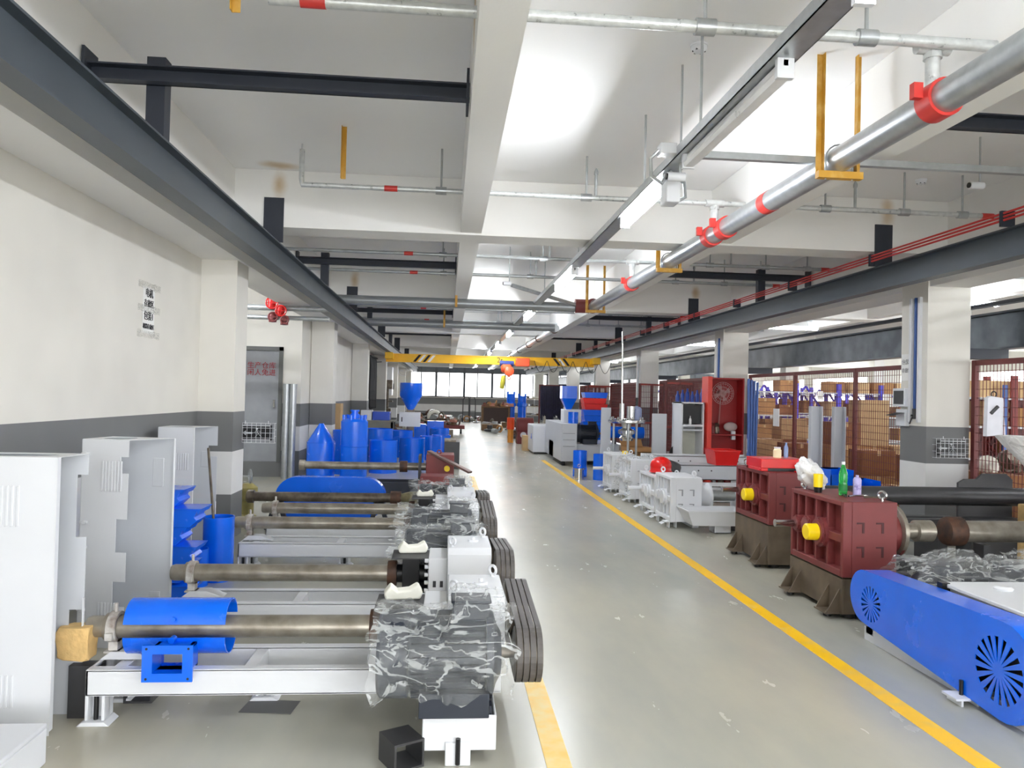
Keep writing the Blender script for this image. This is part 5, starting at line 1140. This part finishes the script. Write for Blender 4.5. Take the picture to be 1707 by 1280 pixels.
# stacked cartons right behind the fence
for i, (x, y, nb) in enumerate(((6.55, 15.2, 2), (7.15, 15.4, 3), (6.6, 13.9, 2), (7.3, 13.6, 3), (7.9, 13.7, 4), (8.5, 13.6, 2), (7.1, 12.2, 2), (7.7, 12.4, 1), (6.6, 12.7, 1), (6.6, 10.6, 1), (7.2, 11.0, 2))):
    for k in range(nb):
        putbox(x, y, k*.42, (1.1, 1.0, 1.1), '%s carton up in floor stack %s behind the fence, stacks counted from the far end' % (ORD[k], ['one', 'two', 'three', 'four', 'five', 'six', 'seven', 'eight', 'nine', 'ten', 'eleven'][i]), 'cartons stacked behind the fence')
for i in range(2):
    if any(first): pass
for i in range(3):
    if first[i]: bx[i].location = (9, 13, 0)
# tags and yellow items
tag(MB().box(-.12, .12, 0, .01, -.16, .16).build('paper_tag', PAPER), 'white board hanging on the wire fence left of the maroon post', 'sign', loc=(5.98, 13.4, 1.32), rz=PI/2)
tag(MB().box(-.07, .07, 0, .01, -.1, .1).build('paper_tag', PAPER), 'small white tag high on the blue rack', 'sign', loc=(8.7, 17.15, 1.78))
tag(MB().box(-.07, .07, 0, .01, -.12, .12).build('paper_tag', PAPER), 'second small white tag high on the blue rack', 'sign', loc=(10.3, 17.15, 1.72))
for i, (x, y, z) in enumerate(((7.0, 10.9, .84), (7.05, 10.85, .98))):
    tag(MB().box(-.06, .06, -.05, .05, 0, .12).build('yellow_carton', YCAP), ['lower small yellow carton on the cartons behind the fence', 'upper small yellow carton on the cartons behind the fence'][i], 'box', loc=(7.3, 11.0, .84+.12*i))
# blue pumps at the right edge
for i, (x, y, z) in enumerate(((6.35, 6.95, .82), (6.5, 7.2, .6))):
    t = thing('blue_pump', ['upper blue pump body with dark pipe end at the right edge', 'lower blue pump body at the right edge'][i], 'pump', (x, y, z))
    b = MB(); b.lathe([(.05, 0), (.09, .02), (.09, .35), (.12, .36), (.12, .5)], (-.2, 0, .1), (.3, -.03, .1), 20); b.build('body', mat('pump_blue', (40, 80, 200), .35), t)
    b = MB(); b.hollow((-.28, 0, .1), (-.2, 0, .1), .055, .04); b.build('pipe_end', RUSTY, t)
tag(MB().box(-.35, .5, -.35, .35, 0, .58).build('work_table', BROWNW), 'low wooden bench carrying the blue pumps at the right edge', 'bench', loc=(6.55, 7.15, 0))
for i in range(10):
    b = MB(); bmesh.ops.create_icosphere(b.b, subdivisions=2, radius=.12)
    for v in b.b.verts: v.co *= 1+.35*noise.noise(v.co*9+Vector((i, 0, 0)))
    tag(b.build('scrap_part', [OLDST, GALV, mat('olive', (150, 140, 84), .5), RUSTY, FOAM][i % 5], smooth=0), 'lumpy part in the clutter behind the fence at the right edge', 'scrap part', 'clutter behind the fence', loc=(6.5+.28*(i % 4), 8.3+.35*(i//4), 1.0-.1*(i//4)))
tag(MB().box(-.5, .8, -.5, .6, 0, .82).build('crate', CARDB), 'big brown crate behind the fence under the clutter at the right edge', 'crate', loc=(6.8, 8.7, 0))
# ---------------- left background ----------------
t = thing('blue_tank', 'blue cone-topped tank at the left of the blue tank row', 'tank', (-2.24, 14.0, 0))
b = MB(); b.lathe([(0, 0), (.25, 0), (.25, .68), (.05, 1.0), (.04, 1.02), (0, 1.02)], (0, 0, 0), (0, 0, 1), 36, False); b.build('shell', BLUE, t); b = MB(); b.lathe([(.252, 0), (.256, .005), (.252, .01)], (0, 0, .675), (0, 0, 1), 36, False); b.build('seam', BLUE, t)
t = thing('blue_tank', 'lower blue drum of the stacked pair', 'tank', (-1.64, 13.9, 0)); b = MB(); b.lathe([(0, 0), (.24, 0), (.24, .62), (.25, .63), (.25, .65), (0, .65)], (0, 0, 0), (0, 0, 1), 36, False); b.build('shell', BLUE, t)
t = thing('blue_tank', 'upper blue drum with crown lugs and a pipe stub on top', 'tank', (-1.64, 13.9, .65)); b = MB(); b.lathe([(0, 0), (.24, 0), (.24, .42), (.2, .47), (0, .48)], (0, 0, 0), (0, 0, 1), 36, False); b.build('shell', BLUE, t)
b = MB(); b.lathe([(.08, .0), (.08, .1), (.06, .1), (.06, .14), (.08, .14), (.08, .17), (.0, .17)], (0, 0, .46), (0, 0, 1), 20, False); b.build('pipe_stub', BLUE, t)
for k in range(6): a = k*PI/3+.3; b = MB(); b.cyl((.19*math.cos(a), .19*math.sin(a), .42), (.19*math.cos(a), .19*math.sin(a), .54), .03, n=10); b.build('lug', BLUE, t)
for (x, y, r, h_, lab) in ((-1.25, 15.5, .28, .65, 'blue open drum right of the stacked pair'), (-.74, 17.0, .28, .62, 'blue open drum, second right of the stacked pair'), (-.36, 18.7, .26, .57, 'blue open drum, third right of the stacked pair'), (-.12, 20.6, .25, .5, 'blue open drum at the aisle end of the blue row'),
    (-1.55, 17.6, .34, .78, 'blue drum behind the stacked pair'), (-1.15, 19.4, .32, .66, 'blue drum behind the second open drum'), (-1.95, 15.2, .26, .85, 'blue drum behind the cone-topped tank'), (-.2, 23.5, .3, .55, 'blue drum far back at the aisle side')):
    open_drum('blue_drum', lab, 'drum', (x, y, 0), r, h_, False)
t = thing('floor_case', 'dark open crate at the aisle end of the blue drums', 'crate', (.12, 16.6, 0)); b = MB(); b.box(-.15, .18, -.2, .8, 0, .58); b.build('body', DGREY, t, bevel=.01); MB().box(-.15, .1, -.2, .5, .58, .62).build('lid', OLDST, t)
t = thing('hopper_machine', 'blue cone hopper over a white control cabinet behind the blue drums', 'machine', (-.96, 20.6, 0))
b = MB(); b.lathe([(.08, 0), (.3, .38), (.3, .72), (.29, .72), (.28, .38), (.07, .0)], (0, 0, 1.16), (0, 0, 2), 32, False); b.build('hopper', BLUE, t)
b = MB(); b.box(-.28, .27, -.35, 0, .72, 1.1); b.build('control_cabinet', WHITE, t, bevel=.01); MB().box(-.22, -.19, -.352, -.35, .85, .97).build('handle', BLACK, t)
b = MB(); b.box(-.1, .1, -.05, .15, 0, 1.18); b.build('stand', OLDST, t)
t = thing('work_table', 'grey topped table beside the blue cone hopper', 'table', (-1.85, 20.2, 0)); MB().box(-.5, .5, -.3, .6, .84, .88).build('table_top', mat('olive_grey', (136, 134, 120), .6), t)
for sx in (-.45, .45): 
    for sy in (-.25, .55): MB().box(sx-.03, sx+.03, sy-.03, sy+.03, 0, .84).build('leg', DGREY, t)
MB().box(-.5, .5, -.28, -.27, .3, .84).build('apron', mat('olive_grey', (136, 134, 120), .6), t)
t = thing('plastic_bin', 'translucent blue bin on the grey topped table', 'bin', (-1.7, 20.3, .88)); MB().box(-.22, .22, -.2, .2, 0, .22).build('body', mat('bin_blue', (40, 80, 190), .3), t, bevel=.01)
t = thing('white_carton', 'white carton left of the translucent blue bin', 'box', (-2.08, 20.3, .88)); MB().box(-.14, .14, -.2, .2, 0, .25).build('body', WHITE, t)
for k in range(3): carton((-2.36, 16.4, .45*k), .3, .4, .45, ['bottom', 'middle', 'top'][k]+' brown carton of the stack behind the second left pillar', CARD2)
t = None
for i, (x, lab) in enumerate(((-2.92, 'left of two grey pipes standing upright at the alcove'), (-2.80, 'right of two grey pipes standing upright at the alcove'))):
    tag(MB().hollow((0, 0, 0), (0, 0, 1.72), .06, .052).build('standing_pipe', GALV), lab, 'pipe', loc=(x+.02, 14.12, 0))
t = thing('cable_bunch', 'thick bunch of black cables hanging on hooks on the left wall', 'cables', (-2.69, 27.0, 0))
for k in range(14):
    y = -1.1+.16*k; b = MB(); d_ = 1.5+.35*math.sin(k*2.1)
    b.tube([(.06, y, 2.85), (.1, y+.02, 2.75), (.1+.02*math.sin(k), y+.04, 2.2), (.09, y+.08, 2.9-d_), (.1, y+.13, 2.85-d_), (.1, y+.17, 2.9-d_), (.1, y+.16, 2.2), (.08, y+.12, 2.8)], .03, 8); b.build('cable', RUBBER, t)
b = MB(); b.box(0, .14, -1.2, 1.2, 2.82, 2.86); b.bar((.0, 1.0, 2.7), (.3, 1.0, 2.72), .03); b.build('hook_rail', DARKST, t)
t = thing('wall_cabinet', 'white electric cabinet on the left wall below the crane end', 'electric box', (-2.69, 33, 0)); MB().box(0, .35, -.3, .5, 1.5, 2.7).build('case', WHITE, t, bevel=.01); MB().box(.35, .355, -.25, .45, 2.05, 2.07).build('door_gap', DGREY, t)
t = thing('drill_press', 'dark drill press beside the white wall cabinet', 'machine', (-2.3, 30.0, 0)); b = MB(); b.box(-.15, .15, -.2, .2, 0, 1.0); b.cyl((0, 0, 1.0), (0, 0, 2.1), .05); b.box(-.12, .18, -.15, .35, 1.75, 2.1); b.box(-.1, .2, -.15, .15, 1.25, 1.3); b.build('body', OLDST, t, bevel=.01); b = MB(); b.ring((.22, 0, 1.85), (1, 0, 0), .12, .012); b.build('feed_wheel', BLACK, t)
t = thing('wall_fan', 'small white wall fan above the far left windows', 'fan', (-2.3, 40.0, 2.75)); b = MB(); b.ring((0, 0, 0), (0, 1, 0), .25, .015); b.ring((0, 0, 0), (0, 1, 0), .15, .01)
for k in range(10): a = k*PI/5; b.bar((0, 0, 0), (.25*math.cos(a), 0, .25*math.sin(a)), .008)
b.build('guard', WHITE, t); b = MB(); b.bar((0, .02, 0), (-.38, .1, .1), .04); b.build('arm', WHITE, t)
# trolleys and clutter by the far wall
for i, (x, y) in enumerate(((1.55, 46.5), (1.15, 44.5))):
    t = thing('hand_trolley', ['hand trolley standing upright by the far windows', 'second hand trolley left of the upright one'][i], 'trolley', (x, y, 0)); b = MB(); b.tube([(-.2, 0, 0), (-.2, 0, 1.3), (-.1, 0, 1.45), (.1, 0, 1.45), (.2, 0, 1.3), (.2, 0, 0)], .03, 8); b.bar((-.2, 0, .6), (.2, 0, .6), .03); b.box(-.25, .25, -.3, 0, 0, .03); b.build('frame', DGREY, t)
    for s in (-.22, .22): b = MB(); b.cyl((s-.03, .05, .13), (s+.03, .05, .13), .13); b.build('wheel', BLACK, t)
t = thing('flat_cart', 'maroon flat cart with wheels loaded with scrap at the left of the aisle end', 'cart', (.4, 31.5, 0)); MB().box(-.9, .35, -.5, .5, .2, .34).build('deck', RED, t, bevel=.01)
for s in (-.7, .2): b = MB(); b.cyl((s-.04, -.35, .1), (s+.04, -.35, .1), .1); b.build('wheel', BLACK, t)
t = thing('work_bench', 'brown bench piled with parts left of the far blue machines', 'bench', (2.6, 40.5, 0)); MB().box(-.75, .75, -.4, .4, .95, 1.02).build('table_top', BROWNW, t); MB().box(-.7, .75, -.3, .3, .1, .95).build('drawer_block', mat('dark_brown', (62, 46, 42), .6), t)
for s in (-.7, .7): MB().box(s-.05, s+.05, -.35, .35, 0, .95).build('leg', BROWNW, t)
random.seed(5)
pal = [OLDST, RUSTY, GALV, RED, BROWNW, FOAM, CARD, mat('pinkish', (176, 120, 104), .6), CHROME, DGREY]
TAKEN = []
def spot(x0, x1, y0, y1, s):
    best = None
    for k in range(80):
        x = random.uniform(x0, x1); y = random.uniform(y0, y1)
        g = min([math.hypot(x-a, y-c)-(s+r)*1.15 for a, c, r in TAKEN] or [9])
        if best is None or g > best[0]: best = (g, x, y)
        if g > 0: break
    TAKEN.append((best[1], best[2], s)); return best[1], best[2]
def scrap(x, y, z, s, i):
    b = MB(); kind = i % 4
    if kind == 0: b.cyl((-s, 0, s*.5), (s, s*.3, s*.5), s*.45, n=14)
    elif kind == 1: b.lathe([(s*.4, 0), (s*.8, s*.1), (s*.8, s*.3), (s*.4, s*.4), (s*.4, s*.9)], (0, 0, 0), (0, 0, 1), 16)
    elif kind == 2: b.box(-s, s, -s*.6, s*.6, 0, s*.7)
    else: b.ring((0, 0, s*.6), (.3, 1, .2), s*.55, s*.15, 18, 8)
    o = b.build('scrap_part', pal[random.randrange(len(pal))], bevel=.01 if kind == 2 else 0); o.location = (x, y, z); o.rotation_euler = (0, 0, random.uniform(0, 3))
    return o
for i in range(46):
    sz = random.uniform(.15, .36) if i < 30 else random.uniform(.35, .6); x, y = spot(0 if i < 30 else -2, 2.9 if i < 30 else 0, 43.5 if i < 30 else 39.5, 49, sz)
    tag(scrap(x, y, 0, sz, i), 'machine part in the scrap heap before the far windows', 'scrap part', 'scrap before the far windows')
for i in range(16):
    tag(scrap(random.uniform(-.4, .6), random.uniform(31.1, 31.9), .34+.12*(i//6), random.uniform(.12, .24), i), 'scrap piece piled on the maroon flat cart', 'scrap part', 'load of the flat cart')
for i in range(14):
    tag(scrap(2.0+.1*i, 40.5+random.uniform(-.2, .2), 1.02, random.uniform(.12, .26), i+1), 'metal part piled on the far brown bench', 'scrap part', 'parts on the far bench')
for i in range(18):
    sz = random.uniform(.28, .55); x, y = spot(-2.0, -.7, 30.5, 39, sz); tag(scrap(x, y, .0, sz, i), 'part in the cluttered left side beyond the blue hopper', 'scrap part', 'clutter beyond the blue hopper')
for i in range(10):
    sz = random.uniform(.12, .26); x, y = spot(2.0, 2.9, 28, 36, sz); tag(scrap(x, y, 0, sz, i+2), 'loose part on the floor at the right edge of the far aisle', 'scrap part', 'loose parts along the far aisle')
for i, (x, y, w, h_) in enumerate(((-.9, 24.8, .5, .62), (-.35, 25.6, .55, .7), (-.6, 27, .5, .5))):
    tag(MB().box(-w/2, w/2, -.3, .3, 0, h_).build('blue_case', BLUE, bevel=.01), ['blue steel case left behind the hopper machine', 'taller blue steel case at the far aisle edge', 'low blue steel case behind the two others'][i], 'case', loc=(x, y, 0))
# far blue machines
for i, (x, h_) in enumerate(((3.45, 1.7), (4.05, 1.6))):
    t = thing('blue_machine', ['left of two tall blue machines near the far windows', 'right of two tall blue machines near the far windows'][i], 'machine', (x, 41, 0))
    b = MB(); b.lathe([(.22, 0), (.3, .05), (.3, .2), (.2, .25), (.22, 1.0), (.28, 1.05), (.28, 1.2), (.2, 1.25), (.24, h_)], (0, 0, 0), (0, 0, 1), 10); b.build('body', BLUE, t, smooth=0)
    for k in range(4): b = MB(); a = k*PI/2+.6; b.bar((.22*math.cos(a), .22*math.sin(a), .1), (.25*math.cos(a), .25*math.sin(a), h_+.12), .07); b.build('column', BLUE, t)
# dark hoses hung on a rail, far right of the aisle
b = MB()
for k in range(9): b.box(.02+k*.36, .34+k*.36, .58, .6, .1+.1*(k % 2), 2.0)
b.build('back_sheets', mat('maroon_grey', (120, 84, 84), .6, var=.3), bpy.data.objects['storage_rack.003'])
t = thing('hose_rail', 'rail of dark hanging hoses before the far right fence', 'hoses', (4.4, 32, 0))
for s in (-.5, .5): MB().box(s-.03, s+.03, -.03, .03, 0, 2.1).build('post', FENCE, t)
MB().box(-.53, .53, -.03, .03, 2.05, 2.1).build('rail', FENCE, t)
for k in range(12): b = MB(); x = -.45+k*.08; b.tube([(x, 0, 2.05), (x, -.06, 1.6), (x+.02, -.08, .7+.2*math.sin(k)), (x+.06, -.02, .6+.2*math.sin(k)), (x+.07, .0, 1.5), (x+.06, 0, 2.05)], .035, 7); b.build('hose', mat('dark_hose', (36, 34, 60), .5, var=.3), t)
t = thing('bottle_rack', 'tall grey rack carrying a row of blue bottles behind the white cabinet', 'rack', (5.1, 16.2, 0))
MB().box(-.1, .75, 0, .4, 1.5, 1.54).build('shelf', LGREY, t)
for s in (-.08, .72): MB().box(s-.02, s+.02, .02, .38, 0, 1.5).build('upright', LGREY, t)
for k in range(7): 
    b = MB(); b.lathe([(0, 0), (.045, 0), (.045, .14+.03*(k % 3)), (.02, .2+.03*(k % 3)), (.02, .25+.03*(k % 3)), (0, .25+.03*(k % 3))], (0, 0, 0), (0, 0, 1), 14, False); tag(b.build('blue_bottle', mat('bottle_blue', (30, 70, 170), .3)), 'blue bottle in the row on top of the tall grey rack', 'bottle', 'blue bottles on the grey rack', loc=(5.06+.11*k, 16.4, 1.54))

# maroon gate leaves standing before the fence beyond the red cabinet
for i, (x, y, lab) in enumerate(((5.35, 17.2, 'maroon wire gate leaf standing left of the white cabinet'), (5.35, 19.6, 'second maroon wire gate leaf standing behind the first'), (4.95, 24.5, 'maroon wire gate leaf behind the tall chute stack'), (5.2, 26.5, 'maroon wire gate leaf furthest back, behind the chute stack'))):
    t = thing('wire_gate', lab, 'gate', (x, y, 0), .5 if i < 2 else .3)
    for s in (-.42, 0, .42): MB().box(s-.025, s+.025, -.02, .02, 0, 2.0).build('upright', FENCE, t, smooth=0)
    for z in (.05, .95, 1.95): MB().box(-.42, .42, -.02, .02, z, z+.05).build('crossbar', mat('rail_red', (150, 50, 40), .5), t, smooth=0)
    b = MB()
    for k in range(14): b.box(-.42+k*.06-.004, -.42+k*.06+.004, -.004, .004, .05, 1.95)
    for k in range(14): b.box(-.42, .42, -.004, .004, .1+k*.14-.004, .1+k*.14+.004)
    b.build('wire_mesh', FENCE, t, smooth=0)
t = thing('parts_shelf', 'beige shelf unit full of parts right of the far blue machines', 'shelf', (4.9, 42.5, 0))
for z in (.5, 1.0, 1.45): MB().box(-.5, .6, -.25, .25, z, z+.04).build('shelf_board', mat('beige_steel', (190, 178, 158), .5), t)
for s in (-.5, .57): MB().box(s, s+.04, -.25, .25, 0, 1.5).build('side', mat('beige_steel', (190, 178, 158), .5), t)
for i in range(12):
    tag(scrap(4.55+.28*(i % 4), 42.5, .54+[0, .5, .95][i//4], .13, i), 'small part on the beige shelf unit', 'scrap part', 'parts on the beige shelf')
random.seed(9)
for i in range(16):
    sz = random.uniform(.2, .4); x, y = spot(1.9, 3.2, 33, 39.6, sz); tag(scrap(x, y, 0, sz, i+2), 'larger loose part on the floor near the far blue machines', 'scrap part', 'loose parts by the far blue machines')
for i in range(16):
    sz = random.uniform(.22, .42); x, y = spot(-1.9, -1.1 if i % 2 else -.2, 22.5 if i % 2 else 27.8, 29.8, sz); tag(scrap(x, y, .0, sz, i), 'part in the heap behind the blue hopper machine', 'scrap part', 'heap behind the blue hopper')
